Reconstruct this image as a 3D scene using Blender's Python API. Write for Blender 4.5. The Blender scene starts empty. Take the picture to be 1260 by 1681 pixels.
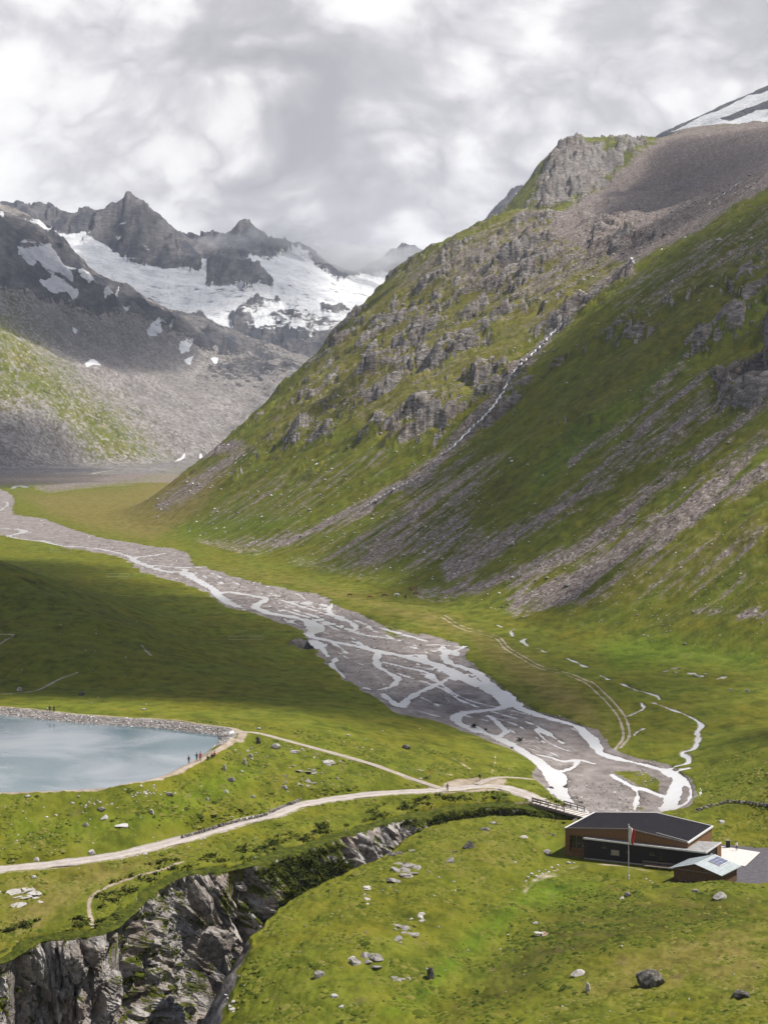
import bpy, bmesh, math, random, time
import numpy as np
T0 = time.time()
random.seed(7); rng = np.random.default_rng(11)
SC = bpy.context.scene
COL = SC.collection

# ------------------------------------------------------------------ camera
F, HR, CZ = 2351.0, 740.0, 80.0          # focal length and horizon row in photo pixels, eye height in metres
cam_d = bpy.data.cameras.new('camera'); cam = bpy.data.objects.new('camera', cam_d); COL.objects.link(cam)
cam.location = (0, 0, CZ); cam.rotation_euler = (math.radians(90), 0, 0)
cam_d.sensor_fit = 'VERTICAL'; cam_d.sensor_height = 36.0; cam_d.lens = F/1681*36.0
cam_d.shift_y = -(840.5-HR)/1681.0
cam_d.clip_start = 0.5; cam_d.clip_end = 60000
SC.camera = cam

# ------------------------------------------------------------------ sun, sky, exposure
SUN_EL, SUN_AZ = math.radians(56), math.radians(76)     # azimuth measured from +Y (view direction) towards +X
SUN = np.array([math.sin(SUN_AZ)*math.cos(SUN_EL), math.cos(SUN_AZ)*math.cos(SUN_EL), math.sin(SUN_EL)])
sd = bpy.data.lights.new('sun', 'SUN'); sd.energy = 5.0; sd.angle = math.radians(0.6); sd.color = (1.0, 0.95, 0.87)
so = bpy.data.objects.new('sun', sd); COL.objects.link(so)
so.rotation_euler = (math.radians(90)-SUN_EL, 0, math.pi - SUN_AZ)
SC.view_settings.view_transform = 'Standard'; SC.view_settings.look = 'None'
SC.view_settings.exposure = 0.75; SC.view_settings.gamma = 1.0; SC.view_settings.use_curve_mapping = False
SC.render.engine = 'CYCLES'
SC.cycles.use_denoising = True; SC.cycles.denoiser = 'OPENIMAGEDENOISE'
SC.cycles.use_adaptive_sampling = True; SC.cycles.adaptive_threshold = 0.025; SC.cycles.max_bounces = 4; SC.cycles.diffuse_bounces = 1; SC.cycles.glossy_bounces = 2
SC.cycles.transparent_max_bounces = 8; SC.cycles.volume_bounces = 0; SC.cycles.caustics_reflective = False
SC.cycles.volume_step_rate = 1.0; SC.cycles.volume_max_steps = 128

class NT:                                  # small node-tree helper
    def __init__(s, tree): s.t = tree; s.n = tree.nodes; s.l = tree.links
    def new(s, kind, **kw):
        n = s.n.new(kind)
        for k, v in kw.items(): setattr(n, k, v)
        return n
    def put(s, sock, v):
        if isinstance(v, bpy.types.NodeSocket): s.l.new(v, sock)
        elif isinstance(v, (tuple, list)) and len(v) == 3 and sock.type == 'RGBA': sock.default_value = (*v, 1)
        else: sock.default_value = v
    def math(s, op, a, b=0.0, c=0.0, clamp=False):
        n = s.new('ShaderNodeMath', operation=op, use_clamp=clamp)
        s.put(n.inputs[0], a); s.put(n.inputs[1], b); s.put(n.inputs[2], c); return n.outputs[0]
    def mix(s, f, a, b, mode='MIX'):
        n = s.new('ShaderNodeMix', data_type='RGBA', blend_type=mode)
        s.put(n.inputs[0], f); s.put(n.inputs[6], a); s.put(n.inputs[7], b); return n.outputs[2]
    def step(s, x, lo, hi):
        n = s.new('ShaderNodeMapRange', interpolation_type='SMOOTHSTEP')
        s.put(n.inputs[0], x); n.inputs[1].default_value = lo; n.inputs[2].default_value = hi; return n.outputs[0]
    def noise(s, vec, scale, detail=4, rough=0.55, dist=0.0, lac=2.0, out=0):
        n = s.new('ShaderNodeTexNoise'); s.put(n.inputs['Vector'], vec)
        n.inputs['Scale'].default_value = scale; n.inputs['Detail'].default_value = detail
        n.inputs['Roughness'].default_value = rough; n.inputs['Distortion'].default_value = dist
        n.inputs['Lacunarity'].default_value = lac; return n.outputs[out]
    def voro(s, vec, scale, feature='F1', out=0):
        n = s.new('ShaderNodeTexVoronoi', feature=feature); s.put(n.inputs['Vector'], vec); n.inputs['Scale'].default_value = scale
        return n.outputs[out]
    def mapping(s, vec, loc=(0,0,0), rot=(0,0,0), sc=(1,1,1)):
        n = s.new('ShaderNodeMapping'); s.put(n.inputs[0], vec)
        n.inputs[1].default_value = loc; n.inputs[2].default_value = rot; n.inputs[3].default_value = sc; return n.outputs[0]
    def ramp(s, f, stops):
        n = s.new('ShaderNodeValToRGB'); s.put(n.inputs[0], f); e = n.color_ramp.elements
        while len(e) < len(stops): e.new(0.5)
        for el, (p, c) in zip(e, stops): el.position = p; el.color = (*c, 1)
        return n.outputs[0]
    def attr(s, name):
        n = s.new('ShaderNodeAttribute'); n.attribute_name = name; return n.outputs['Fac']

def new_world():
    w = bpy.data.worlds.new('World'); SC.world = w; w.use_nodes = True
    t = NT(w.node_tree); t.n.clear()
    out = t.new('ShaderNodeOutputWorld')
    sky = t.new('ShaderNodeTexSky', sky_type='NISHITA'); sky.sun_disc = False
    sky.sun_elevation = SUN_EL; sky.sun_rotation = SUN_AZ; sky.altitude = 2300; sky.air_density = 1.0; sky.dust_density = 0.6
    skyc = t.mix(1.0, sky.outputs[0], (0.09, 0.09, 0.09), 'MULTIPLY')
    tc = t.new('ShaderNodeTexCoord').outputs['Generated']
    sep = t.new('ShaderNodeSeparateXYZ'); t.put(sep.inputs[0], tc)
    # clouds on a layer overhead: direction divided by (height + offset) so that they crowd towards the horizon
    den = t.math('ADD', t.math('MAXIMUM', sep.outputs[2], 0.0), 0.85)
    cmb = t.new('ShaderNodeCombineXYZ')
    t.put(cmb.inputs[0], t.math('DIVIDE', sep.outputs[0], den)); t.put(cmb.inputs[1], t.math('DIVIDE', sep.outputs[1], den))
    t.put(cmb.inputs[2], t.math('MULTIPLY', sep.outputs[2], 1.0))
    P = t.mapping(cmb.outputs[0], loc=SKY_OFF)
    warp = t.new('ShaderNodeTexNoise'); t.put(warp.inputs['Vector'], P); warp.inputs['Scale'].default_value = 4.5; warp.inputs['Detail'].default_value = 3
    wv = t.new('ShaderNodeVectorMath', operation='MULTIPLY_ADD'); t.put(wv.inputs[0], warp.outputs[1]); wv.inputs[1].default_value = (.11,.11,.11); t.put(wv.inputs[2], P)
    big = t.noise(wv.outputs[0], 3.0, 2, .5)
    med = t.noise(wv.outputs[0], 7.5, 9, .60)
    fine = t.noise(wv.outputs[0], 18.0, 7, .6)
    d = t.math('ADD', t.math('MULTIPLY', big, .55), t.math('ADD', t.math('MULTIPLY', med, .40), t.math('MULTIPLY', fine, .10)))
    bl = t.noise(wv.outputs[0], 13.0, 3, .5)
    d = t.math('ADD', d, t.math('MULTIPLY', t.math('SUBTRACT', t.math('ABSOLUTE', t.math('SUBTRACT', bl, .5)), .1), -.45))     # billows: creased undersides
    dd = t.math('MULTIPLY_ADD', d, 6.0, -2.77)
    ccol = t.ramp(dd, [(0.0, (.66,.652,.65)), (.22, (.60,.592,.595)), (.42, (.47,.461,.475)), (.64, (.365,.357,.377)), (1.0, (.295,.288,.31))])
    gaps = t.noise(P, 1.3, 5, .55)
    open_ = t.math('MULTIPLY', t.step(gaps, .38, .50), t.step(sep.outputs[2], .34, .52))   # the deck breaks up overhead
    below = t.step(sep.outputs[2], -.35, -.05)
    col = t.mix(open_, ccol, skyc)
    col = t.mix(below, (.10,.10,.09), col)
    bg = t.new('ShaderNodeBackground'); t.put(bg.inputs[0], col); bg.inputs[1].default_value = 1.0
    t.l.new(bg.outputs[0], out.inputs[0])
SKY_OFF = (7.1, 14.7, 0.7)
new_world()

# ------------------------------------------------------------------ noise (numpy)
_perm = rng.permutation(256).astype(np.int32); _perm = np.concatenate([_perm, _perm])
_ang = rng.random(256)*2*np.pi; _gx, _gy = np.cos(_ang), np.sin(_ang)
def gn(x, y, seed=0):
    x = np.asarray(x, float)+seed*37.17; y = np.asarray(y, float)+seed*11.93
    xi = np.floor(x); yi = np.floor(y); fx = x-xi; fy = y-yi
    xi = xi.astype(np.int64) & 255; yi = yi.astype(np.int64) & 255
    x1 = (xi+1) & 255; y1 = (yi+1) & 255
    def g(ix, iy, dx, dy):
        h = _perm[_perm[ix]+iy]; return _gx[h]*dx+_gy[h]*dy
    u = fx*fx*fx*(fx*(fx*6-15)+10); v = fy*fy*fy*(fy*(fy*6-15)+10)
    a = g(xi, yi, fx, fy); b = g(x1, yi, fx-1, fy); c = g(xi, y1, fx, fy-1); d = g(x1, y1, fx-1, fy-1)
    return (a+u*(b-a)+v*((c+u*(d-c))-(a+u*(b-a))))*1.5
def fbm(x, y, oct=4, seed=0, gain=.5, lac=2.03):
    s = 0; a = 1.0
    for i in range(oct): s = s+a*gn(x, y, seed+i*3); x = x*lac; y = y*lac; a *= gain
    return s
def ridged(x, y, oct=4, seed=0, gain=.5, lac=2.07):
    s = 0; a = 1.0
    for i in range(oct): s = s+a*(1-2*np.abs(gn(x, y, seed+i*3))); x = x*lac; y = y*lac; a *= gain
    return s
def vcell(x, y, seed=0):
    """Voronoi facets: every cell is a tilted plane; returns height offset and edge distance."""
    xi = np.floor(x).astype(np.int64); yi = np.floor(y).astype(np.int64)
    b1 = np.full(x.shape, 9.0); b2 = np.full(x.shape, 9.0); hh = np.zeros(x.shape)
    for ox in (-1, 0, 1):
        for oy in (-1, 0, 1):
            cx = xi+ox; cy = yi+oy
            h = _perm[(_perm[(cx+seed*7) & 255]+cy+seed*13) & 255]
            h2 = _perm[(h+91) & 255]; h3 = _perm[(h2+17+seed) & 255]; h4 = _perm[(h3+55) & 255]; h5 = _perm[(h4+5) & 255]
            dx = x-(cx+h/256.0); dy = y-(cy+h2/256.0); d = dx*dx+dy*dy
            f = h3/128.0-1+(h4/128.0-1)*dx*1.3+(h5/128.0-1)*dy*1.3
            m = d < b1; b2 = np.where(m, b1, np.minimum(b2, d)); hh = np.where(m, f, hh); b1 = np.where(m, d, b1)
    return hh, np.sqrt(b2)-np.sqrt(b1)
def sstep(x, a, b):
    t = np.clip((x-a)/(b-a), 0, 1); return t*t*(3-2*t)
def smax(a, b, k):
    h = np.clip(.5+.5*(a-b)/k, 0, 1); return b*(1-h)+a*h+k*h*(1-h)
def smin(a, b, k): return -smax(-a, -b, k)

# ------------------------------------------------------------------ terrain lattice: directions u = x/y, distances y
NU = 760
ud = np.linspace(-.302, .302, NU); st = ud[1]-ud[0]
side = .302+np.cumsum(st*1.16**np.arange(1, 37)); side = side[side < 1.3]
us = np.concatenate([-side[::-1], ud, side])
def seg(a, b, s0, s1):
    out = [a]
    while out[-1] < b: t = (out[-1]-a)/(b-a); out.append(out[-1]+s0+(s1-s0)*t)
    return out[:-1]
ys = seg(4, 138, 9, 1.2)+seg(138, 380, .42, .5)+seg(380, 720, .7, 1.9)
y = 720.0
while y < 2600: ys.append(y); y *= 1.0032
while y < 9500: ys.append(y); y *= 1.0040
ys = np.array(ys)
U, Y = np.meshgrid(us, ys); X = U*Y; NR, NC = X.shape

def P3(c, r, y): return ((c-630)/F*y, y, CZ+(HR-r)/F*y)         # photo pixel + distance -> place
def Pz(c, r, z): return P3(c, r, (CZ-z)*F/(r-HR))                # photo pixel + level -> place
class RBF:
    def __init__(s, pts, lam=0.0, eps=0.0):
        p = np.array(pts, float); keep = [i for i in range(len(p)) if not any(np.hypot(*(p[i,:2]-p[j,:2])) < .6 for j in range(i))]; p = p[keep]; s.c = p[:, :2].mean(0); s.sc = 100.0; s.eps = eps
        q = (p[:, :2]-s.c)/s.sc; n = len(q)
        D = np.sqrt(((q[:, None]-q[None])**2).sum(-1)+eps**2)
        A = np.zeros((n+3, n+3)); A[:n, :n] = -D+np.eye(n)*lam; A[:n, n] = 1; A[:n, n+1:] = q; A[n:, :n] = A[:n, n:].T
        w = np.linalg.solve(A, np.concatenate([p[:, 2], np.zeros(3)])); s.q = q; s.w = w
    def __call__(s, X, Y):
        x = (X-s.c[0])/s.sc; y = (Y-s.c[1])/s.sc; n = len(s.q)
        z = s.w[n]+s.w[n+1]*x+s.w[n+2]*y
        for (a, b), w in zip(s.q, s.w[:n]): z = z-w*np.sqrt((x-a)**2+(y-b)**2+s.eps**2)
        return z
ri = np.unique(np.concatenate([np.arange(0, NR, 3), [NR-1]])); ci = np.unique(np.concatenate([np.arange(0, NC, 3), [NC-1]]))
def on_grid(f, y0=0, y1=1e9, fill=-999.0):
    """evaluate a smooth function on every third lattice point and interpolate"""
    rr = ri[(ys[ri] >= y0*.98) & (ys[ri] <= y1*1.02)]
    z = f(X[np.ix_(rr, ci)], Y[np.ix_(rr, ci)])
    a = np.empty((len(rr), NC))
    for i in range(len(rr)): a[i] = np.interp(us, us[ci], z[i])
    lo, hi = rr[0], rr[-1]; idx = np.arange(lo, hi+1); j = np.clip(np.searchsorted(rr, idx, 'right')-1, 0, len(rr)-2)
    t = ((ys[idx]-ys[rr[j]])/(ys[rr[j+1]]-ys[rr[j]]))[:, None]
    out = np.full((NR, NC), fill); out[lo:hi+1] = a[j]*(1-t)+a[j+1]*t
    return out

def zfloor(y): return 1.5+.02*(y-330)+np.maximum(y-1900, 0)**1.0*.004
def fl(c, r, dz=0):                                              # pixel on the valley floor
    y = (CZ+5.1-dz)/((r-HR)/F+.02); return ((c-630)/F*y, y, 1.5+.02*(y-330)+dz)

# ---- near ground
near = []
for c, r, z in [(-60,1432,8),(0,1427,8),(100,1417,8),(200,1402,8),(300,1377,7.8),(400,1350,7.3),(490,1322,7),(620,1303,6.6),(735,1296,6.5),(800,1289,6.3),(860,1301,5.6),(893,1318,5),
        (965,1339,4.6),(-350,1307,15),(-200,1309,15),(-80,1307,15),(0,1308,15),(100,1305,15),(180,1299,15),(255,1282,15),(318,1253,15),(355,1230,15),(380,1210,15),(375,1196,15),(250,1186,15),(130,1175,15),(0,1162,15.3),(-200,1150,15.5),
        (430,1206,14.2),(500,1225,12),(560,1240,10.6),(620,1258,9.2),(690,1282,6.9),(500,1270,10),(430,1330,8.7),(350,1300,11.5),(200,1350,11.4),(0,1360,11.8),(400,1270,12.3),(600,1285,7.8),
        (60,1535,5.5),(160,1522,6),(0,1570,5),(-150,1600,4.5),(-300,1620,4.5),(210,1490,6),(300,1425,6.5),(380,1415,6.3),(450,1390,6.2),(530,1370,5.8),(650,1335,5.5),(760,1318,5.3),(880,1330,4.2),(150,1460,7),(0,1480,6.6),(330,1395,7),
        (350,1690,3),(380,1640,5),(400,1575,7),(440,1510,7.5),(500,1465,7.5),(560,1435,7.3),(640,1400,6.5),(690,1360,6.5),(760,1342,6.3),(850,1337,5.5),(920,1345,4.8),
        (700,1400,7.6),(700,1450,8.8),(640,1550,9.7),(560,1620,9.3),(480,1681,7.5),(800,1420,8),(820,1500,7.6),(860,1380,6.5),(850,1470,6.3),(760,1560,7),(650,1681,8.5),(720,1620,7.6),(560,1540,9),
        (927,1404,4),(1010,1410,4),(1110,1400,4),(960,1415,4.1),(1100,1445,4.2),(1170,1430,4),(1240,1432,4),(1260,1395,4),(1000,1370,4),(1150,1370,4),(1031,1442,4.5),(990,1440,4.6),
        (1200,1340,5.2),(1260,1345,5.4),(1120,1345,4.6),(1100,1338,3.6),(1250,1290,6),(1200,1240,6.5),(1260,1200,9),(1400,1200,22),(1400,1400,6),
        (1180,1450,6.5),(1255,1448,6.7),(1060,1458,5.7),(1100,1480,6.9),(950,1480,6.6),(900,1440,6),(1250,1500,9.5),(1100,1550,11),(1000,1600,12),(1250,1600,15),(900,1650,11.6),(1250,1681,19),(1000,1681,15),(800,1681,11),(1450,1550,15),(1450,1681,22),(1450,1460,8),
        (880,1560,8.6),(960,1540,9)]:
    near.append(Pz(c, r, z))
near += [(-200,185,-6),(-90,185,-3),(-50,185,-1),(-25,178,2),(-80,120,20),(0,120,24),(80,120,27),(0,60,46),(60,60,48),(-60,60,46),(0,0,77.5),(-250,100,22),(200,110,36),(-400,0,70),(400,0,80),(0,90,34)]
# left meadow and its hummock, banks of the river
for c, r, y in [(0,930,550),(80,980,520),(160,1020,490),(300,1100,440),(-150,880,560),(0,1040,470),(100,1080,440),(0,1110,425),(100,1130,410),(-200,1000,520),(200,1130,410)]: near.append(P3(c, r, y))
for c, r, z in [(500,1180,12),(600,1200,9.8),(700,1190,6.2),(760,1240,6.8),(830,1250,4.6),(600,1160,7.4),(450,1140,9.4),(400,1175,12.6),(860,1262,3.4),(300,1160,13.4)]: near.append(Pz(c, r, z))
for c, r in [(20,884),(120,905),(240,945),(350,995),(480,1035),(540,1100),(640,1172),(740,1200),(200,980),(300,1010),(400,1050),(300,1050),(450,1100),(100,940),(0,905)]: near.append(fl(c, r, 1.1))
for c, r in [(0,840),(120,880),(250,905),(380,965),(450,990),(560,1030),(650,1070),(700,1110),(800,1150),(850,1190),(930,1220),(1000,1270),(1080,1300),(930,1290),(960,1320),(1060,1325),(1000,1240)]: near.append(fl(c, r, -.2))
for c, r in [(300,885),(400,930),(560,985),(680,1020),(800,1080),(880,1130),(960,1170),(1040,1220),(760,1020),(860,1070),(940,1110),(1020,1160),(1080,1200),(1110,1240)]: near.append(fl(c, r, .9))
for yy in (900, 1150, 1500):
    for u_ in (-.9, -.5, -.3, -.1, .1, .3, .6): near.append((u_*yy, yy, zfloor(yy)+(.8)))
for c, r, z in [(1180,1200,4.4),(1160,1260,4.0),(1140,1180,4.6)]: near.append(Pz(c, r, z))
near_f = RBF(near, lam=.004, eps=.03)
Zg = on_grid(near_f, 0, 1300)
ZF = zfloor(Y)+.6*fbm(X/60, Y/90, 3, 5)*sstep(Y, 700, 1000)
tb = sstep(Y, 700, 950); Z = Zg*(1-tb)+ZF*tb; Z[Y > 1000] = ZF[Y > 1000]

# ---- right-hand mountain side
def pl(c, r, k=1.0):
    u, q = (c-630)/F, (HR-r)/F; y = 279/(.585*(u+.48)-q)*k; return P3(c, r, y)
R = [pl(c, r) for c, r in [(1260,1120),(1260,1000),(1260,900),(1260,800),(1260,700),(1260,600),(1260,500),(1260,400),(1260,306),(1200,342),(1140,386),(1090,412),(1030,442),
     (1100,1000),(1100,900),(1100,800),(1100,700),(1100,600),(1100,500),(950,950),(950,850),(950,750),(950,650),(950,570),(985,505),(800,930),(800,850),(800,770),(700,935),(700,850),(600,925),(600,870),(500,905),
     (1450,1000),(1450,800),(1450,600),(1450,400),(1450,250),(1450,180),(2000,900),(2000,500),(2000,0),(2600,800),(2600,0)]]
R += [pl(c, r, k) for c, r, k in [(1045,448,1.05),(965,512,1.05),(908,552,1.05),(843,618,1.045),(793,698,1.035),(743,740,1.03),(640,812,1.02),(900,500,1.02),(800,560,1.0),(800,640,1.01),(700,640,.98),(700,720,1.0),
     (600,640,1.0),(600,740,.99),(500,680,.985),(500,780,1.0),(420,770,1.0),(420,835,1.0),(340,815,1.0),(330,865,1.0),(560,570,1.0),(640,520,1.0),(700,480,1.0),(800,450,1.0),(860,400,1.0),(900,430,1.02),(1000,420,1.05),
     (398,724,1.0),(430,690,1.0),(500,602,1.0),(560,532,1.0),(620,472,1.0),(700,411,1.0),(760,386,1.0),(850,345,1.0),(300,800,1.0)]]
R += [P3(*p) for p in [(398,790,1700),(430,760,1800),(500,700,2000),(560,640,2100),(620,580,2200),(700,500,2300),(760,450,2350),(300,880,1700),(200,860,1700),(250,840,1500),
     (900,395,1900),(1000,380,1850),(1000,330,2200),(1100,300,2200),(1100,385,1650),(1200,300,1900),(1250,272,1900),(1180,342,1500),(1260,295,1500),(1065,241,2500),(1120,213,2500),(1180,206,2500),(1260,203,2500),(1400,198,2500),(2000,150,2500),
     (865,322,2150),(880,290,2250),(910,246,2300),(935,228,2330),(950,224,2350),(985,234,2400),(1020,241,2450),(1050,239,2500),(880,348,1950),(950,332,2050),(1000,312,2200),(940,285,2180),
     (950,330,2900),(1120,300,3100),(1260,300,3100),(850,400,2800),(2000,400,3400)]]
R += [(-420,600,-120),(-330,300,-90),(-650,1500,-170),(-900,3000,-260),(-1500,2000,-400),(0,250,-90),(100,250,-60),(-300,5000,-200),(300,5000,-200),(1000,5000,-200),(-2500,8000,-300),(3000,8000,-300),(-1000,200,-300),(0,4000,-100)]
R_f = RBF(R, eps=.05)
ZR = on_grid(R_f, 300, 6000)

# ---- head of the valley: left slopes, dark ridge
L = [P3(*p) for p in [(-100,800,2450),(50,796,2450),(150,784,2700),(300,757,2950),(420,716,3250),(500,690,3450),(600,680,3600),(0,720,2600),(0,650,2700),(0,560,2850),(100,700,2750),(100,620,2950),(200,720,2850),(200,650,3100),(300,720,3000),(300,650,3300),(400,690,3350),(400,640,3700),(480,640,3800),
     (0,338,3700),(56,376,3750),(96,401,3800),(130,440,3850),(152,457,3900),(173,475,3950),(203,480,4000),(228,493,4000),(269,516,4100),(305,534,4150),(350,541,4200),(380,558,4200),(406,569,4250),(457,584,4300),(500,600,4350),(560,620,4400),(650,640,4400),
     (0,450,3250),(60,500,3300),(130,560,3400),(200,560,3600),(260,600,3600),(330,600,3800),(-200,250,3600),(-200,500,2900),(-200,700,2450),(-500,300,2800),(-500,700,2000),(-500,850,1700),
     (0,480,4100),(100,520,4250),(200,560,4400),(300,600,4600),(400,640,4700),(-200,450,4200),(800,650,4400)]]
L += [(-700,1500,-20),(-500,1900,-20),(-200,2000,-60),(300,2000,-200),(600,3000,-300),(0,1200,-200),(-1500,1500,150),(-800,6000,-300),(500,6000,-300),(-3000,6000,0),(2000,4000,-300),(0,800,-300)]
L_f = RBF(L, eps=.05)
ZL = on_grid(L_f, 1500, 6500)
# ---- peaks and glacier basin
PK = [P3(*p) for p in [(-150,345,5600),(-60,350,5600),(25,343,5600),(66,341,5600),(120,354,5600),(145,351,5550),(180,345,5480),(201,327,5450),(211,311,5450),(222,325,5440),(250,352,5400),(290,387,5400),(330,414,5500),(360,405,5800),(383,380,5850),(398,355,5850),(412,372,5850),(428,388,5850),(455,403,5950),(490,403,5950),(515,417,5950),(540,441,5950),(557,458,5950),(600,456,6400),(640,456,6400),(720,470,6400),
     (90,392,5150),(140,405,5050),(200,435,4980),(120,432,4700),(200,472,4600),(260,440,5020),(280,455,4950),(280,500,4600),(340,475,4950),(340,520,4550),(430,440,5250),(420,500,4700),(480,440,5450),(500,480,5000),(560,480,5300),(600,500,5000),(560,530,4600),(620,520,4800),(480,540,4500),(400,545,4420),(450,582,4340),(550,575,4350),(500,620,4200),(650,600,4300),
     (345,420,5350),(370,428,5050),(395,440,5000),(400,470,4800),(350,465,4930),(0,420,4700),(-100,430,4700),(230,425,5120),(180,385,5250),(60,372,5350),(300,440,5080),(420,420,5500),(520,450,5500)]]
PK += [P3(c, r, y) for c, r, y in [(-100,420,6600),(100,420,6600),(211,410,6500),(300,460,6500),(400,450,6800),(500,480,7000),(600,520,7400),(720,540,7400)]]
PK += [(-900,3000,-400),(0,3000,-500),(600,3000,-500),(1500,5000,-300),(1500,7000,-300),(0,9000,-300),(-2000,9000,-300),(-2500,5000,200),(-200,3700,-200)]
PK_f = RBF(PK, eps=.04)
ZP = on_grid(PK_f, 3300, 9400)
# ---- snow ridge far right, blue peaks far behind
S_f = RBF([P3(*p) for p in [(1090,216,4000),(1105,213,4000),(1140,196,4000),(1190,172,4000),(1230,152,4000),(1260,142,4000),(1400,80,4000),(1700,40,4000),(1040,250,4000),(980,330,4000),(1100,260,3600),(1140,225,3650),(1260,225,3450),(1400,220,3400),(1190,200,3700),(1230,185,3700),
     (1100,330,4800),(1260,330,4800),(1500,300,4900)]]+[(600,3000,0),(1000,2800,100),(1000,6000,-200),(0,4000,-500),(-500,4500,-500),(2500,4000,900),(0,8000,-500)], eps=.03)
ZS = on_grid(S_f, 2900, 5600)
B_f = RBF([P3(*p) for p in [(780,378,4900),(797,362,4900),(815,341,4900),(832,320,4900),(840,308,4900),(850,304,4900),(862,318,4900),(880,330,4900),(930,350,4900),(760,460,4900),(800,440,4500),(850,420,4500),(900,420,4500),(850,460,5500)]]+[(0,5000,0),(900,5000,200),(400,4200,100),(400,6500,-200),(-500,5000,-500),(-1000,4500,-800)], eps=.03)
ZB = on_grid(B_f, 4200, 6000)
D_f = RBF([P3(*p) for p in [(560,470,7600),(590,443,7600),(603,432,7600),(620,440,7600),(637,418,7600),(648,402,7600),(662,396,7600),(675,402,7600),(690,412,7600),(720,425,7600),(780,450,7600),(620,500,7000),(680,490,7000),(660,480,8200)]]+[(-900,7600,100),(900,7600,200),(0,9200,-200),(-2000,7600,-300)], eps=.03)
ZD = on_grid(D_f, 6400, 9400)
# ------------------------------------------------------------------ combine the layers
isR = ZR > Z
Zbase = Z.copy()
Z = smax(Z, ZR, np.clip(4+(Y-400)*.012, 4, 16))
zr_dom = ZR-Zbase
Z = smax(Z, ZL, 14.0)
far = np.maximum(np.maximum(ZP, ZS), np.maximum(ZB, ZD))
dom_far = far > Z
Z = np.maximum(Z, far)
Zsm = Z.copy()                                             # smooth land, before relief

def proj(X, Y, Z): return 630+X/Y*F, HR-(Z-CZ)/Y*F
CV, RV = proj(X, Y, Zsm)
def hit(c, r, ymin=120.0, lift=0.0, Zs=None):
    """place where the sight line of a photo pixel first meets the land"""
    Zs = Zsm if Zs is None else Zs
    u, q = (c-630)/F, (HR-r)/F
    j = np.clip(np.searchsorted(us, u)-1, 0, NC-2); t = (u-us[j])/(us[j+1]-us[j])
    zc = Zs[:, j]*(1-t)+Zs[:, j+1]*t
    f = zc-(CZ+q*ys); k0 = np.searchsorted(ys, ymin); k = np.nonzero(f[k0:] >= 0)[0]
    k = (k[0]+k0) if len(k) else NR-1
    k = max(k, 1); a, b = f[k-1], f[k]; s = np.clip(-a/(b-a+1e-12), 0, 1); yy = ys[k-1]+(ys[k]-ys[k-1])*s
    return np.array([u*yy, yy, zc[k-1]+(zc[k]-zc[k-1])*s+lift])
def hits(pts, ymin=120.0): return np.array([hit(c, r, ymin) for c, r in pts])
def ground(x, y, Zs=None):
    Zs = Z if Zs is None else Zs
    x = np.asarray(x, float); y = np.asarray(y, float); u = x/y
    j = np.clip(np.searchsorted(us, u)-1, 0, NC-2); i = np.clip(np.searchsorted(ys, y)-1, 0, NR-2)
    s = np.clip((u-us[j])/(us[j+1]-us[j]), 0, 1); t = np.clip((y-ys[i])/(ys[i+1]-ys[i]), 0, 1)
    return (Zs[i, j]*(1-s)+Zs[i, j+1]*s)*(1-t)+(Zs[i+1, j]*(1-s)+Zs[i+1, j+1]*s)*t
def smooth_line(p, n=6):
    p = np.asarray(p, float); out = []
    q = np.vstack([2*p[0]-p[1], p, 2*p[-1]-p[-2]])
    for i in range(1, len(q)-2):
        for t in np.arange(n)/n:
            out.append(.5*(2*q[i]+(q[i+1]-q[i-1])*t+(2*q[i-1]-5*q[i]+4*q[i+1]-q[i+2])*t*t+(3*q[i]-q[i-1]-3*q[i+1]+q[i+2])*t**3))
    out.append(p[-1]); return np.array(out)
def window(xa, xb, ya, yb):
    """lattice slices covering a world box"""
    i0 = max(np.searchsorted(ys, ya)-1, 0); i1 = min(np.searchsorted(ys, yb)+1, NR)
    yy0, yy1 = max(ya, 4), max(yb, 4)
    ul = min(xa/yy0, xa/yy1); uh = max(xb/yy0, xb/yy1)
    j0 = max(np.searchsorted(us, ul)-1, 0); j1 = min(np.searchsorted(us, uh)+1, NC)
    return slice(i0, i1), slice(j0, j1)
def line_dist(line, wid, reach):
    """full-lattice array: distance to a world polyline minus its half width (reach metres around it), and interpolated z"""
    D = np.full((NR, NC), 1e3); ZZ = np.zeros((NR, NC))
    w = np.broadcast_to(np.asarray(wid, float), (len(line),))
    for k in range(len(line)-1):
        a, b = line[k], line[k+1]; m = reach+max(w[k], w[k+1])
        sl = window(min(a[0], b[0])-m, max(a[0], b[0])+m, min(a[1], b[1])-m, max(a[1], b[1])+m)
        x = X[sl]; y = Y[sl]; vx, vy = b[0]-a[0], b[1]-a[1]
        t = np.clip(((x-a[0])*vx+(y-a[1])*vy)/(vx*vx+vy*vy+1e-9), 0, 1)
        d = np.hypot(x-a[0]-t*vx, y-a[1]-t*vy)-(w[k]+(w[k+1]-w[k])*t)
        m2 = d < D[sl]; D[sl] = np.where(m2, d, D[sl]); ZZ[sl] = np.where(m2, a[2]+(b[2]-a[2])*t, ZZ[sl])
    return D, ZZ
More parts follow.
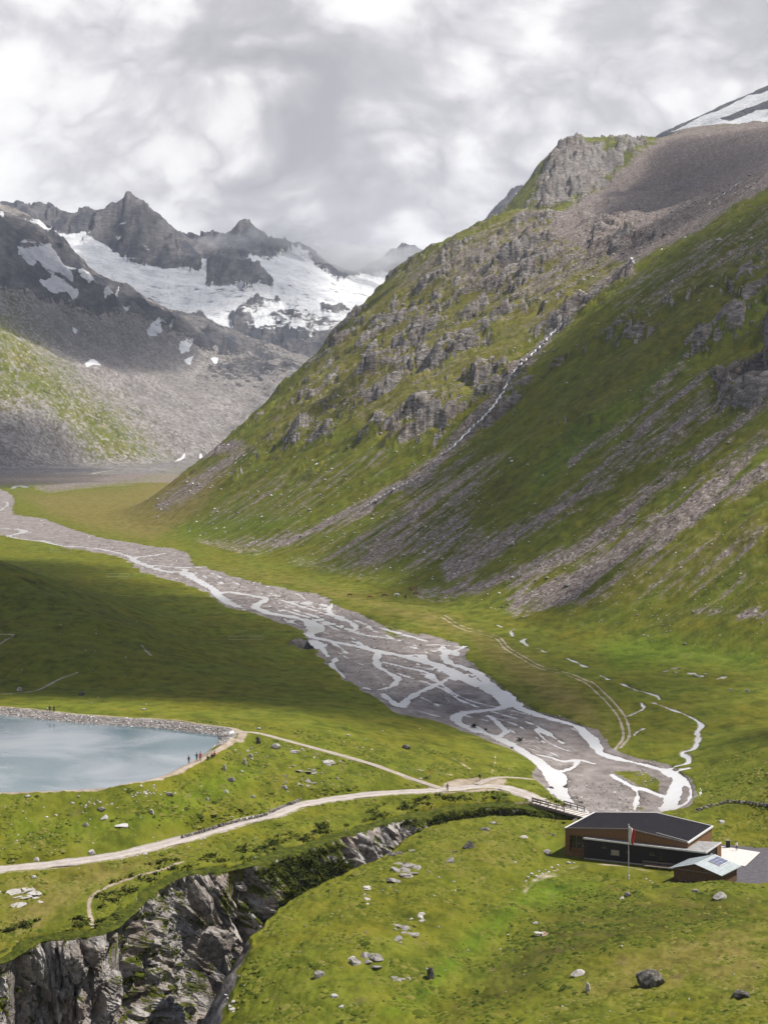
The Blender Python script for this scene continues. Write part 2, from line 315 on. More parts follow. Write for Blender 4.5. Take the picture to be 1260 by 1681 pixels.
def poly_sd(px, py, poly, reach=None, A=None, B=None):
    """signed distance (negative inside) of points to a polygon"""
    A = px; B = py; poly = np.asarray(poly, float)
    D = np.full(A.shape, 1e9); inside = np.zeros(A.shape, bool); n = len(poly)
    for k in range(n):
        a = poly[k]; b = poly[(k+1) % n]; vx, vy = b[0]-a[0], b[1]-a[1]
        t = np.clip(((A-a[0])*vx+(B-a[1])*vy)/(vx*vx+vy*vy+1e-9), 0, 1)
        D = np.minimum(D, (A-a[0]-t*vx)**2+(B-a[1]-t*vy)**2)
        c = (a[1] > B) != (b[1] > B)
        if c.any(): inside ^= c & (A < (b[0]-a[0])*(B-a[1])/((b[1]-a[1]) if b[1] != a[1] else 1e-9)+a[0])
    D = np.sqrt(D); return np.where(inside, -D, D)
def px_mask(poly, soft, sel=None):
    """region of the land given by its outline as seen in the photograph (soft edge, in pixels)"""
    p = np.asarray(poly, float); m = np.zeros((NR, NC))
    s = (CV > p[:, 0].min()-soft) & (CV < p[:, 0].max()+soft) & (RV > p[:, 1].min()-soft) & (RV < p[:, 1].max()+soft)
    if sel is not None: s &= sel
    if s.any(): m[s] = np.clip(.5-poly_sd(CV[s], RV[s], p)/(2*soft), 0, 1)
    return m
def px_line(pts, wid, soft, sel=None):
    m = np.zeros((NR, NC)); p = np.asarray(pts, float); w = np.broadcast_to(np.asarray(wid, float), (len(p),))
    for k in range(len(p)-1):
        a, b = p[k], p[k+1]; g = max(w[k], w[k+1])+soft
        s = (CV > min(a[0], b[0])-g) & (CV < max(a[0], b[0])+g) & (RV > min(a[1], b[1])-g) & (RV < max(a[1], b[1])+g)
        if sel is not None: s &= sel
        if not s.any(): continue
        A = CV[s]; B = RV[s]; vx, vy = b-a; t = np.clip(((A-a[0])*vx+(B-a[1])*vy)/(vx*vx+vy*vy), 0, 1)
        d = np.hypot(A-a[0]-t*vx, B-a[1]-t*vy)-(w[k]+(w[k+1]-w[k])*t)
        m[s] = np.maximum(m[s], np.clip(.5-d/(2*soft), 0, 1))
    return m

# ------------------------------------------------------------------ masks of what covers the land
selR = (Y < 3200) & (zr_dom > -3) & (ZL < ZR+5)
selL = (Y > 2000) & ~dom_far & ~selR
selF = dom_far & (Y > 3300)
M = {k: np.zeros((NR, NC)) for k in ('rock', 'scree', 'snow', 'dry', 'heath', 'dirt', 'gravel', 'lush')}
up = lambda k, m: np.maximum(M[k], m, out=M[k])
# right-hand mountain
R2poly = [(385,735),(440,680),(500,596),(560,526),(620,466),(700,404),(760,380),(860,330),(1000,345),(1060,385),(1035,438),(965,505),(905,545),(850,600),(800,660),(745,715),(690,745),(640,735),(590,715),(540,700),(470,735),(430,750)]
up('rock', px_mask(R2poly, 26, selR)*.49)
up('rock', px_mask([(860,345),(880,285),(910,240),(950,218),(1000,232),(1060,232),(1010,290),(940,340)], 14, selR)*.95)
up('rock', px_mask([(960,540),(1010,500),(1100,480),(1180,440),(1260,400),(1300,400),(1300,640),(1220,640),(1160,620),(1120,570),(1050,570)], 22, selR)*.47)
up('rock', px_mask([(1150,600),(1200,590),(1262,560),(1300,560),(1300,650),(1230,660),(1190,650)], 12, selR)*.95)
up('rock', px_mask([(640,600),(700,570),(760,600),(850,560),(860,620),(800,680),(720,720),(640,700)], 24, selR)*.66)
up('rock', px_mask([(780,420),(900,400),(1000,420),(1010,440),(930,450),(830,450)], 14, selR)*.72)
up('rock', px_mask([(640,505),(710,495),(690,540),(620,545)], 10, selR)*.8)
up('rock', px_mask([(470,700),(520,690),(560,700),(540,730),(480,735)], 12, selR)*.75)
up('rock', px_mask([(1000,1105),(1130,1092),(1195,1095),(1190,1122),(1120,1125),(1060,1110)], 8, selR)*.5)
up('scree', px_mask([(930,345),(1000,300),(1070,236),(1130,208),(1300,196),(1300,295),(1200,335),(1140,380),(1080,405),(1040,430),(960,410),(900,375)], 14, selR)*.95)
SCREE_LINES = [([(1270,615),(1153,673),(1053,740),(973,800),(900,845),(840,880),(740,935)], [9,11,9,8,12,18,22]),
               ([(1255,655),(1173,727),(1073,800),(1027,847),(940,910),(840,950)], [9,10,8,16,18,16]),
               ([(1275,762),(1173,817),(1117,853),(1040,900),(940,955),(850,990)], [12,17,20,26,26,18]),
               ([(1265,716),(1207,760),(1123,817),(1060,860)], [4,5,5,3]),
               ([(1157,610),(1073,683),(1007,750),(957,805),(900,850)], [6,5,5,6,8]),
               ([(1160,640),(1080,715),(1030,750)], [5,8,5]),
               ([(1120,600),(1030,690),(960,735),(940,755)], [2,3,2,1]),
               ([(1260,1010),(1130,1000),(1060,1030)], [4,3,2]), ([(1000,975),(920,985),(850,985)], [6,8,6]),
               ([(850,940),(800,958),(740,970),(690,976)], [8,7,5,4]), ([(700,768),(640,812),(560,855),(480,885),(420,893),(300,905)], [5,6,6,7,7,5]),
               ([(400,740),(340,780),(270,830)], [10,14,8])]
up('scree', px_line([(1030,440),(960,490),(928,527),(870,586),(838,618),(806,672),(770,708),(690,783),(610,827),(520,868)], [9,8,7,8,9,10,9,8,8,7], 13, selR)*.85)
for pts, w in SCREE_LINES: up('scree', px_line(pts, np.array(w)*.72, 24, selR)*.80)
up('scree', px_mask([(480,925),(560,870),(680,790),(810,715),(840,750),(780,840),(880,890),(760,945),(600,945)], 40, selR)*.42)
up('scree', px_mask([(640,945),(900,900),(1000,890),(1260,830),(1260,990),(1000,1010),(820,985)], 40, selR)*.30)
up('scree', px_mask([(300,840),(420,770),(560,740),(700,700),(640,800),(480,880),(330,880)], 30, selR)*.26)
up('scree', px_mask(R2poly, 20, selR)*.24); up('scree', px_mask([(600,480),(700,405),(860,335),(1000,345),(1060,385),(1040,440),(900,500),(760,500)], 36, selR)*.42); up('scree', px_mask([(980,500),(1040,445),(1140,392),(1260,312),(1330,280),(1330,420),(1180,470),(1060,540)], 36, selR)*.36)
up('heath', px_mask([(560,900),(700,800),(840,740),(1000,520),(1060,460),(1260,330),(1260,520),(1000,740),(820,860),(700,930)], 50, selR)*.55)
up('lush', px_mask([(860,760),(930,690),(1020,640),(1200,505),(1260,470),(1260,520),(1130,600),(960,760),(860,840)], 30, selR)*.8)
up('lush', px_mask([(960,1050),(1060,1030),(1260,1060),(1260,1110),(1120,1100),(1000,1110)], 30)*.8)
up('lush', px_mask([(1060,860),(1180,790),(1260,740),(1260,770),(1100,850),(1000,920)], 20, selR)*.7)
up('dry', px_mask([(700,960),(900,930),(1000,940),(1150,850),(1260,780),(1260,930),(1100,985),(900,1000)], 40, selR)*.5)  # yellow grass tint, also painting in the sunlit strip low on the slope
up('dry', px_mask(R2poly, 30, selR)*.55); up('heath', px_mask(R2poly, 30, selR)*.18)
# head of the valley
up('scree', np.where(selL, .8, 0)); 
lg = px_mask([(-100,470),(20,500),(70,560),(130,640),(200,680),(280,770),(200,800),(-100,800)], 40, selL)
M['scree'] -= lg*.40*(selL)
M['scree'] += px_mask([(-50,690),(60,680),(160,760),(160,800),(-50,800)], 30, selL)*.5
up('rock', px_mask([(-50,330),(60,376),(100,401),(152,457),(203,480),(269,516),(350,541),(457,584),(500,600),(400,600),(330,580),(220,530),(120,520),(-50,480)], 12, selL)*.75)
up('heath', px_mask([(-80,420),(60,480),(160,570),(260,640),(100,600),(-80,500)], 40, selL)*.6)
up('rock', px_mask([(330,590),(420,590),(500,600),(520,620),(420,650),(340,640)], 20, selL)*.55)
M['rock'][selF] = .95
# glacier and snow
G = [[(83,380),(96,385),(140,378),(150,386),(136,392),(170,400),(190,415),(215,432),(270,440),(310,445),(335,450),(338,470),(360,470),(395,472),(400,480),(425,470),(455,478),(450,495),(420,490),(400,500),(390,515),(375,520),(392,565),(376,555),(345,540),(330,515),(300,525),(265,505),(240,490),(205,480),(172,468),(150,455),(120,425),(108,405)],
     [(398,430),(420,422),(440,428),(452,425),(478,412),(490,408),(508,420),(516,435),(556,462),(600,454),(650,452),(640,480),(610,500),(575,515),(560,505),(525,500),(530,515),(560,520),(590,515),(575,530),(545,525),(515,520),(490,510),(462,500),(455,478),(440,455),(425,440)],
     [(333,425),(340,426),(338,452),(328,452)],
     [(412,515),(450,500),(470,505),(440,520),(455,530),(420,540)], [(470,535),(500,530),(505,538),(475,545)]]
up('snow', sum(px_mask(p, 5.0, selF) for p in G))
for p in [[(30,424),(55,425),(90,432),(118,460),(122,482),(105,470),(88,478),(62,452),(50,462),(30,445)],[(40,382),(60,386),(85,398),(80,405),(60,394)],[(170,500),(195,492),(192,504),(172,510)],[(240,548),(262,543),(266,556),(245,556)],[(292,572),(318,568),(312,578),(298,580)],[(140,600),(150,598),(166,608),(143,608)],[(300,590),(318,586),(312,597)],[(345,588),(358,590),(355,600)],
          [(118,540),(132,548),(122,552)],[(0,355),(8,358),(2,370)],[(62,486),(80,478),(130,492),(125,506),(85,500)],[(200,515),(214,518),(206,524)],[(278,548),(285,547),(282,553)],[(128,465),(150,470),(160,482),(145,486)]]:
    up('snow', px_mask(p, 5.0, selL))
for p in [[(1100,216),(1140,199),(1190,176),(1225,160),(1262,148),(1320,120),(1320,230),(1262,230),(1150,215)]]:
    up('snow', px_mask(p, 3, selF & (Y < 5600) & (Y > 2900)))
up('snow', px_mask([(385,500),(450,482),(520,505),(600,505),(615,520),(560,555),(500,560),(430,555),(395,545)], 14, selF)*.44)
up('snow', px_mask([(20,385),(80,400),(150,470),(260,520),(330,560),(260,560),(150,500),(60,470),(20,440)], 16, selL)*.37)
up('snow', px_mask([(150,345),(200,350),(250,400),(320,440),(250,440),(190,410)], 14, selF)*.33)
M['snow'] -= px_mask([(1180,196),(1215,182),(1262,165),(1300,150),(1300,160),(1262,178),(1220,190),(1195,200)], 3, selF)
M['snow'] -= px_line([(1110,208),(1140,192),(1190,168),(1225,150),(1262,138)], 3, 3, selF)
for p in [[(1094,246),(1102,244),(1103,250),(1096,252)],[(1088,254),(1092,253),(1092,257)],[(1091,250),(1096,249),(1095,253)]]: up('snow', px_mask(p, 2, selR))
up('snow', px_mask([(846,322),(858,318),(856,330),(848,334)], 3, selF & (Y < 6000)))
up('snow', px_mask([(590,452),(640,446),(640,470),(590,470)], 5, selF & (Y > 6000)))
_lo = sstep(RV, 440, 475)*selF*(Y < 5600)*(Y > 4200); M['snow'] = np.where(M['snow'] > .5, M['snow']-_lo*np.clip(M['snow']-.60, 0, 1), M['snow'])
up('scree', px_mask([(-80,745),(150,745),(300,735),(330,750),(200,790),(-80,800)], 22, (Y > 1900) & ~selR)*.75)
# valley floor
selV = (Y > 330) & (zr_dom < 6) & (Y < 3000)
up('dry', px_mask([(30,812),(200,800),(330,765),(380,775),(320,850),(250,890),(150,870),(80,845)], 16)*.95)
up('dry', px_mask([(300,925),(420,935),(520,955),(640,985),(720,1000),(830,1050),(900,1090),(980,1150),(1010,1230),(950,1190),(850,1130),(760,1050),(600,1000),(480,960),(380,945)], 22)*.8)
up('scree', px_mask([(60,800),(200,770),(320,745),(400,720),(380,735),(330,755),(220,790),(80,806)], 6)*.9)
up('heath', px_mask([(60,800),(200,772),(320,748),(400,722),(390,735),(330,757),(220,790),(80,806)], 6)*1.0)
up('lush', px_mask([(240,850),(420,830),(600,840),(430,890),(300,900)], 22)*.6)
up('dry', px_mask([(200,890),(330,900),(180,860)], 10)*.5)
# near ground: dry and lush swathes
selN = Y < 420
up('dry', px_mask([(0,1440),(330,1390),(250,1440),(150,1480),(100,1520),(0,1560)], 26, selN)*.75)
up('dry', px_mask([(1100,1530),(1260,1500),(1260,1660),(1130,1620),(1000,1640),(900,1660),(960,1600)], 50, selN)*.8)
up('heath', px_mask([(880,1480),(1000,1460),(1260,1455),(1260,1530),(1100,1560),(960,1590),(800,1681),(700,1681),(800,1580)], 40, selN)*.75)  # darker olive-brown band across the right foreground
up('dry', px_mask([(700,1350),(860,1340),(900,1400),(780,1470),(700,1440)], 40, selN)*.4)
up('lush', px_mask([(880,1430),(980,1440),(1000,1480),(860,1500),(780,1580),(680,1670),(600,1681),(680,1600),(770,1520)], 30, selN)*.9)
up('lush', px_mask([(0,1320),(200,1320),(400,1230),(470,1230),(440,1290),(300,1370),(0,1410)], 30, selN)*.6)
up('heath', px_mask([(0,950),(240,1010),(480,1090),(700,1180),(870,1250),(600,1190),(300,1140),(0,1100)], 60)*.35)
print('masks', round(time.time()-T0, 1))

# ------------------------------------------------------------------ lake, river, roads, gorge: lines in the world
LAKE_Z = 14.0
lake_px = [(-330,1301),(-150,1304),(-80,1304),(0,1305),(100,1302),(180,1296),(250,1280),(310,1252),(345,1230),(362,1214),(356,1207),(320,1203),(250,1195),(130,1187),(60,1180),(0,1174),(-150,1163),(-330,1160)]
lake_w = smooth_line(np.array([Pz(c, r, LAKE_Z) for c, r in lake_px]), 5)
sl = window(-200, 0, 225, 400)
lk = np.full((NR, NC), 1e3); lk[sl] = poly_sd(X[sl], Y[sl], lake_w[:, :2])
m = lk < 14
Z = np.where(m & (lk < 0), LAKE_Z+np.maximum(lk*.5, -3.0)-.05, Z)
bank = LAKE_Z-.05+np.clip(lk, 0, None)*.42
Z = np.where(m & (lk >= 0), np.where(lk < 3.2, bank, smin(np.maximum(Z, LAKE_Z-.05+np.minimum(lk, 3.2)*.42-sstep(lk, 4, 14)*2), bank, .4)) if False else np.where(lk < 3.0, np.minimum(bank, LAKE_Z+1.25), Z*(sstep(lk, 3, 7))+(LAKE_Z+1.2)*(1-sstep(lk, 3, 7))), Z)
rim_far = m & (lk >= 0) & (Y > 318)
def near_line(pts_px, z=None): 
    return smooth_line(np.array([Pz(c, r, z) for c, r in pts_px]) if z is not None else hits(pts_px), 6)
road_px = [(-260,1440),(-60,1432),(0,1427),(100,1417),(200,1402),(300,1377),(400,1350),(450,1335),(490,1323),(530,1314),(620,1303),(735,1296),(790,1290),(830,1294),(862,1304),(884,1315)]
road = near_line(road_px); road[:, 2] = np.convolve(np.pad(road[:, 2], 4, 'edge'), np.ones(9)/9, 'valid')
road2 = near_line([(969,1341),(1000,1351),(1040,1358)])
path_px = [(376,1203),(410,1202),(450,1210),(500,1224),(560,1240),(620,1258),(680,1280),(722,1294)]
path = near_line(path_px)
branch = near_line([(782,1288),(800,1280),(822,1276),(850,1277),(872,1279)])
rim = lake_w.copy(); cx_, cy_ = rim[:, 0].mean(), rim[:, 1].mean()
# rim path: offset of the shore line
tn = np.gradient(rim[:, :2], axis=0); nn = np.stack([tn[:, 1], -tn[:, 0]], 1); nn /= np.linalg.norm(nn, axis=1)[:, None]+1e-9
offs = np.where(rim[:, 1] > 322, 5.0, 3.3)[:, None]
rim_path = np.column_stack([rim[:, :2]+nn*offs, np.full(len(rim), LAKE_Z+1.25)])
def flatten(line, w, drop, shoulder):
    global Z
    D, zz = line_dist(line, w, shoulder+1)
    Z = np.where(D < 0, zz-drop, np.where(D < shoulder, (zz-drop*.4)*(1-sstep(D, 0, shoulder))+Z*sstep(D, 0, shoulder), Z))
    return D
dirtD = np.full((NR, NC), 1e3)
for ln, w, dr in ((road, 2.3, .14), (path, 1.0, .10), (branch, 1.1, .10), (road2, 1.6, .1)):
    dirtD = np.minimum(dirtD, flatten(ln, w, dr, 2.2))
D, _ = line_dist(rim_path, .9, 4); up('dirt', np.clip(.5-D/1.6, 0, 1))
up('dirt', np.clip(.5-dirtD/1.7, 0, 1))
up('dirt', np.clip(.62-poly_sd(X, Y, [Pz(*p)[:2] for p in [(715,1302,6.5),(735,1285,6.5),(780,1276,6.4),(830,1272,6.3),(822,1284,6.3),(850,1300,5.8),(800,1297,6.3)]])/2.5, 0, 1)*(Y < 360)*(Y > 280))
# riprap on the far lake shore
up('gravel', np.where(lk > -3, np.clip((3.4-np.abs(lk-1.2))/1.6, 0, 1), 0)*sstep(Y, 312, 326))
up('dirt', np.clip(.55-(np.abs(lk-1.0)-1.0)/1.5, 0, 1)*(1-sstep(Y, 305, 322)))
# tracks and trails in the meadow
def trail(px, w, s, amt=1.0, ymin=120):
    D, _ = line_dist(smooth_line(hits(px, ymin), 5), w, s*2+.5); up('dirt', np.clip(.5-D/(2*s), 0, 1)*amt)
tw = [(963,1120),(983,1138),(1005,1160),(1020,1180),(1026,1200),(1024,1216),(1012,1230)]
trail([(c-4, r) for c, r in tw], .35, .5); trail([(c+6, r-2) for c, r in tw], .35, .5)
tw = [(726,1012),(756,1030),(812,1046),(831,1064),(861,1082),(891,1097),(937,1109),(963,1120)]
trail([(c-2, r+1) for c, r in tw], .5, .6, .8); trail([(c+3, r-2) for c, r in tw], .5, .6, .8)
trail([(0,1140),(40,1136),(62,1132),(90,1118),(128,1103)], .4, .5, .9); trail([(128,1103),(160,1095),(230,1085)], .3, .6, .5)
trail([(0,1058),(10,1050),(22,1042),(0,1040)], .5, .6, .9); trail([(232,1058),(240,1068),(247,1076)], .6, .5, .8)
trail([(740,1243),(755,1252),(772,1263)], .4, .4, .7); trail([(812,1240),(812,1252),(806,1268)], .3, .4, .6); trail([(650,1258),(700,1262),(740,1272)], .5, .5, .6)
trail([(300,1415),(235,1440),(180,1455),(148,1480),(150,1510),(152,1522)], .45, .5, .8); trail([(860,1460),(900,1428),(950,1418),(1010,1420),(1060,1430),(1110,1438)], .9, 1.2, .6)
trail([(780,1325),(850,1318),(880,1322)], .8, 1.0, .7); trail([(480,1322),(560,1316),(700,1306),(760,1303)], .8, 1.4, .5)
up('dirt', px_mask([(860,1445),(900,1425),(950,1418),(955,1428),(900,1445),(870,1455)], 10, selN)*.5)
up('rock', px_mask([(640,1410),(690,1408),(694,1445),(645,1458)], 14, selN)*.42)

# river bed
bankL = [(-330,845),(-150,862),(-50,875),(20,880),(120,900),(200,915),(235,940),(300,957),(345,975),(370,995),(420,1007),(480,1027),(503,1040),(510,1062),(530,1080),(560,1110),(620,1145),(645,1167),(690,1177),(740,1190),(790,1210),(850,1235),(880,1253),(874,1272),(900,1300),(930,1322),(952,1340)]
bankR = [(1000,1345),(1090,1332),(1130,1322),(1141,1297),(1130,1270),(1100,1256),(1060,1247),(1005,1228),(990,1202),(950,1186),(900,1171),(860,1156),(840,1140),(790,1100),(765,1082),(762,1060),(700,1040),(640,1025),(600,1010),(550,992),(530,977),(450,962),(400,951),(340,932),(315,926),(305,906),(250,896),(160,881),(70,851),(20,842),(20,812),(-40,795),(-200,800),(-330,815)]
bed = smooth_line(np.vstack([hits(bankL), hits(bankR)]), 3)[:, :2]
sl = window(-900, 110, 270, 2700)
bedD = np.full((NR, NC), 1e3); bedD[sl] = poly_sd(X[sl], Y[sl], bed)
bedD += 1.6*fbm(X/14, Y/14, 3, 21)*np.clip(Y/500, .3, 2)
scale_b = np.clip(Y/450, .6, 4)
up('gravel', np.clip(.5-bedD/(1.2*scale_b), 0, 1))
for p in [[(1000,1260),(1060,1262),(1085,1280),(1080,1298),(1050,1290),(1010,1268)],[(600,1012),(690,1030),(690,1042),(640,1034)],[(560,985),(580,992),(570,1000)],[(620,1030),(680,1050),(640,1045)],[(1040,1320),(1060,1322),(1050,1328)]]:
    M['gravel'] -= px_mask(p, 6, Y > 300)*.75
gfac = np.clip(.5-bedD/(2.2*scale_b), 0, 1)
bump = .16*fbm(X/9, Y/9, 3, 31)+.22*np.abs(fbm(X/28, Y/28, 2, 33))
Zbed = Zsm-.55+bump
Z = Z*(1-gfac)+np.minimum(Zbed, Z)*gfac
streams = [
 ([(-300,838),(-150,845),(-40,830),(0,822),(14,827),(0,838)], [5,5,4,3,2,2]), ([(-60,868),(0,866),(41,871),(13,879),(44,885),(73,887),(90,893),(140,897),(190,905),(219,915)], [5,4,5,4,4,4,3,3,2,3]), ([(270,907),(244,911),(219,915),(235,925),(263,927),(290,930),(336,930)], [3,3,4,4,3,2.5,3]), ([(235,925),(270,936),(305,938),(317,947),(336,957),(352,968),(364,980),(382,991),(401,996)], [4,3,4,4,4,4,4,4,1]),
 ([(305,933),(300,940),(312,944)], [3,3,3]), ([(364,972),(378,970),(419,977),(438,982),(419,993),(438,1003),(475,1010),(502,1016),(514,1024),(518,1032),(508,1040),(520,1045),(548,1051),(585,1058),(622,1067),(659,1074),(696,1083),(732,1095),(755,1108),(780,1118),(800,1126),(825,1140),(844,1155)], [2,2,3,3,3.5,3.5,3.5,4,6,6,3,3,3,3,3.5,3.5,4,4,5,5,5,5,5]),
 ([(438,982),(465,984),(502,996),(539,1007),(560,1015),(576,1019)], [2,1.6,1.6,1.4,1.8,1.8]), ([(545,990),(540,1003),(560,1012),(576,1019),(585,1030),(576,1034),(600,1040),(640,1046),(673,1053)], [1.5,1.8,1.5,2,2.2,2.4,1.8,1.3,.9]), ([(622,1028),(654,1037),(686,1046),(700,1050)], [1.4,1.6,1.3,1]),
 ([(660,1074),(690,1073),(696,1080)], [1.6,3,2]), ([(622,1067),(617,1080),(622,1092),(645,1105),(652,1114),(640,1125),(615,1130),(600,1126)], [2.4,2.4,2.2,2,2,1.8,1.4,.9]), ([(628,1136),(640,1146),(654,1155),(665,1158)], [2,2.5,3,1.5]), ([(730,1112),(723,1118),(682,1136),(668,1146),(659,1155)], [1.5,1.8,2,2.2,2.6]), ([(630,1084),(660,1092),(700,1101),(723,1118)], [1.5,1.4,1.5,1.6]),
 ([(515,1050),(528,1062),(538,1076)], [1.3,1.5,1]), ([(552,1078),(545,1090),(560,1104),(566,1112)], [1.2,1.6,1.4,.8]), ([(763,1060),(745,1066),(728,1073),(740,1087),(780,1100),(800,1118),(815,1133)], [1.6,1.8,2,2.4,2.6,3,4]), ([(700,1056),(720,1056),(763,1060)], [1,1.2,1.5]), ([(770,1112),(790,1108),(800,1116)], [1.6,2,2]),
 ([(840,1152),(818,1160),(793,1163),(760,1168),(746,1175),(764,1189),(811,1206),(848,1224),(873,1240),(892,1255),(908,1266),(912,1278),(917,1290),(924,1306),(946,1320),(966,1333),(985,1345)], [3.5,3,3,3,2.6,2.6,2.6,2.8,3,3.8,4.6,4.2,3.6,3.2,2.6,2.2,2]),
 ([(844,1155),(859,1162),(895,1174),(946,1189),(962,1202),(975,1216),(986,1233),(1030,1246),(1085,1259),(1112,1272),(1108,1292),(1100,1312),(1090,1326)], [3,2.4,2.2,2,2.6,2.6,2.2,1.8,1.8,2.4,3,3,2]), ([(1112,1275),(1132,1290),(1128,1312),(1105,1324)], [2,1,.9,1.6]), ([(1080,1322),(1100,1322),(1116,1318)], [1.5,2,1.5]),
 ([(877,1234),(905,1240),(924,1246),(950,1244),(975,1250)], [1.2,1.3,1.8,1.3,.8]), ([(950,1244),(940,1256),(922,1262)], [1,1,1.4]), ([(1003,1268),(1020,1278),(1038,1288),(1062,1294),(1090,1304)], [1,1.1,1.3,1.5,1.8]), ([(1038,1288),(1046,1300),(1043,1316),(1040,1326)], [.8,.6,.7,.5]), ([(800,1171),(815,1182),(829,1197),(820,1206)], [.8,1.2,1.6,1.2]), ([(900,1290),(905,1300)], [.6,.6]), ([(1128,1260),(1116,1262)], [1.2,1.6]),
 ([(1100,1258),(1126,1252),(1128,1243),(1118,1234),(1140,1227),(1145,1210),(1143,1200),(1151,1190),(1140,1180),(1121,1171)], [1.0,1.2,1.0,.8,1.1,1.2,1.0,.8,.6,.5]), ([(1121,1171),(1100,1163),(1072,1153)], [.3,.3,.55]), ([(1082,1148),(1078,1142),(1060,1136),(1040,1131),(1020,1122)], [.6,.6,.6,.5,.3]),
 ([(1027,1176),(1045,1168),(1056,1161),(1051,1153)], [.5,.5,.55,.5]), ([(1041,1207),(1043,1202),(1056,1195)], [.6,.5,.4]), ([(1000,1115),(985,1108)], [.7,.5]), ([(961,1094),(945,1086),(928,1079)], [1,1,.8]), ([(895,1070),(880,1063)], [.5,.5]), ([(866,1060),(858,1052),(861,1048)], [.8,1,.7]), ([(842,1044),(838,1036),(845,1032)], [.8,.7,.6]), ([(824,1029),(816,1025)], [.7,.6]),
 ([(352,744),(330,749),(300,752),(288,757)], [1.5,2.5,2.5,1.5]), ([(190,772),(165,775),(150,778)], [2,3,2]), ([(45,800),(30,797),(20,802)], [3,3,2])]
WD = np.full((NR, NC), 1e3)
for px, w in streams:
    h = hits(px); ln = smooth_line(np.column_stack([h, w]), 4)
    ym = h[:, 1].mean(); D, _ = line_dist(ln[:, :3], np.maximum(ln[:, 3], .3)*(.60 if ym < 1500 else 1.2), 6+ym*.01)
    WD = np.minimum(WD, D)
al_ = -.433*X+.901*Y; ac_ = .901*X+.433*Y+9*fbm(X/70, Y/70, 2, 45)
nz = fbm(ac_/14, al_/170, 3, 43); gate = fbm(ac_/35, al_/150, 2, 47)-.12
thin = np.abs(nz)*9-.45-.7*np.clip(gate, -.5, 1)+np.clip((Y-550)/500, 0, 1)*.9
WD = np.where((gfac > .7) & (bedD < -3) & (Y < 1400), np.minimum(WD, np.maximum(thin, -1.2)), WD)
WD = WD+np.clip(Y/900, .35, 1.2)*fbm(X/4.2, Y/7.0, 4, 41)*1.3
wl = Zsm-.55-.06                                            # water level follows the valley
wl = np.where(gfac > .3, wl, Zsm-.25)
carve = np.where(WD < 0, -.1-np.minimum(.5, -WD*.3), np.clip(WD*.16, 0, 9))
Z = np.where(WD < 1.6, np.where(WD < 0, wl+carve, np.minimum(np.maximum(Z, wl+.04+np.clip(WD, 0, 9)*.10), np.where(gfac > .3, Z, wl+np.clip(WD, 0, 9)*.35+.03))), Z)
Z = np.where((gfac > .3) & (WD > 0) & (WD < 12), np.maximum(Z, wl+.04), Z)
up('gravel', np.where(gfac < .3, np.clip(.9-WD/.9, 0, 1), 0)*(WD < 3)*.8)
wet = WD
# waterfalls and rills on the mountain
falls = [([(928,527),(905,550),(888,568),(870,586),(848,606),(838,618)], [1.2,2.2,2.2,2.2,2.0,1.4]), ([(836,622),(822,650),(806,672),(790,690),(770,708),(740,738),(722,748)], [1.6,2.6,3.2,3.2,2.6,1.8,1.0]), ([(690,783),(670,793),(650,803),(630,815),(610,827),(596,836)], [1.2,1.8,2.2,2.0,1.4,1.0]), ([(1035,425),(1040,436)], [2,2]), ([(1215,300),(1190,318),(1160,338)], [1.0,1.0,.8]), ([(950,478),(962,486)], [1.5,1.5])]

# gorge: carved between its two rims
rimF = smooth_line(np.array([Pz(*p) for p in [(-300,1620,4.5),(-150,1600,4.5),(0,1570,5),(60,1537,5.5),(160,1524,6),(200,1500,6),(235,1462,6.2),(300,1428,6.5),(380,1420,6.2),(450,1398,6),(530,1374,5.6),(600,1352,5.4),(660,1337,5.3),(760,1320,5.1),(830,1318,5),(885,1324,4.6),(925,1334,4.2),(958,1341,3.6)]]), 8)
rimN = smooth_line(np.array([Pz(*p) for p in [(945,1351,4.2),(900,1346,4.6),(850,1341,5.2),(760,1347,6),(695,1362,6.3),(668,1378,6.3),(650,1396,6.4),(560,1437,7.2),(500,1467,7.4),(440,1512,7.4),(402,1575,6.9),(382,1640,4.9),(352,1692,2.8),(330,1740,0.5)]]+[(-40,183,-2),(-70,178,-4),(-120,172,-5)]), 8)
gpoly = np.vstack([rimF[:, :2], rimN[:, :2]])
sl = window(-140, 60, 165, 320)
gd = np.full((NR, NC), 1e3); gd[sl] = poly_sd(X[sl], Y[sl], gpoly)
gd += np.where(np.abs(gd) < 30, .9*fbm(X/6, Y/6, 3, 51), 0)
fr = line_dist(rimF, 0, 34)[0]; nr_ = line_dist(rimN, 0, 34)[0]
isfar = fr < nr_
Z = np.where(gd < 0, Z-np.where(isfar, np.minimum(27, -gd*60.0), np.minimum(26, (-gd)**1.25*.9)), Z)
Z -= np.where((gd >= 0) & (gd < 3) & ~isfar, (1-sstep(gd, 0, 3))*.5, 0)
# eroded hollow in the meadow's edge
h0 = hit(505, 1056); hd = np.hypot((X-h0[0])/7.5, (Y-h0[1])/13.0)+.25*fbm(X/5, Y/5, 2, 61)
Z -= (1-sstep(hd, .35, 1.0))*3.4*(Y < 760)*(Y > 400)
up('rock', np.where((Y < 760) & (Y > 400), (1-sstep(hd, .8, 1.15)), 0)*.9); up('heath', np.where((Y < 760) & (Y > 400), (1-sstep(hd, .8, 1.2)), 0))  # rock inside the hollow, dark olive-brown cover around it
print('lines', round(time.time()-T0, 1))
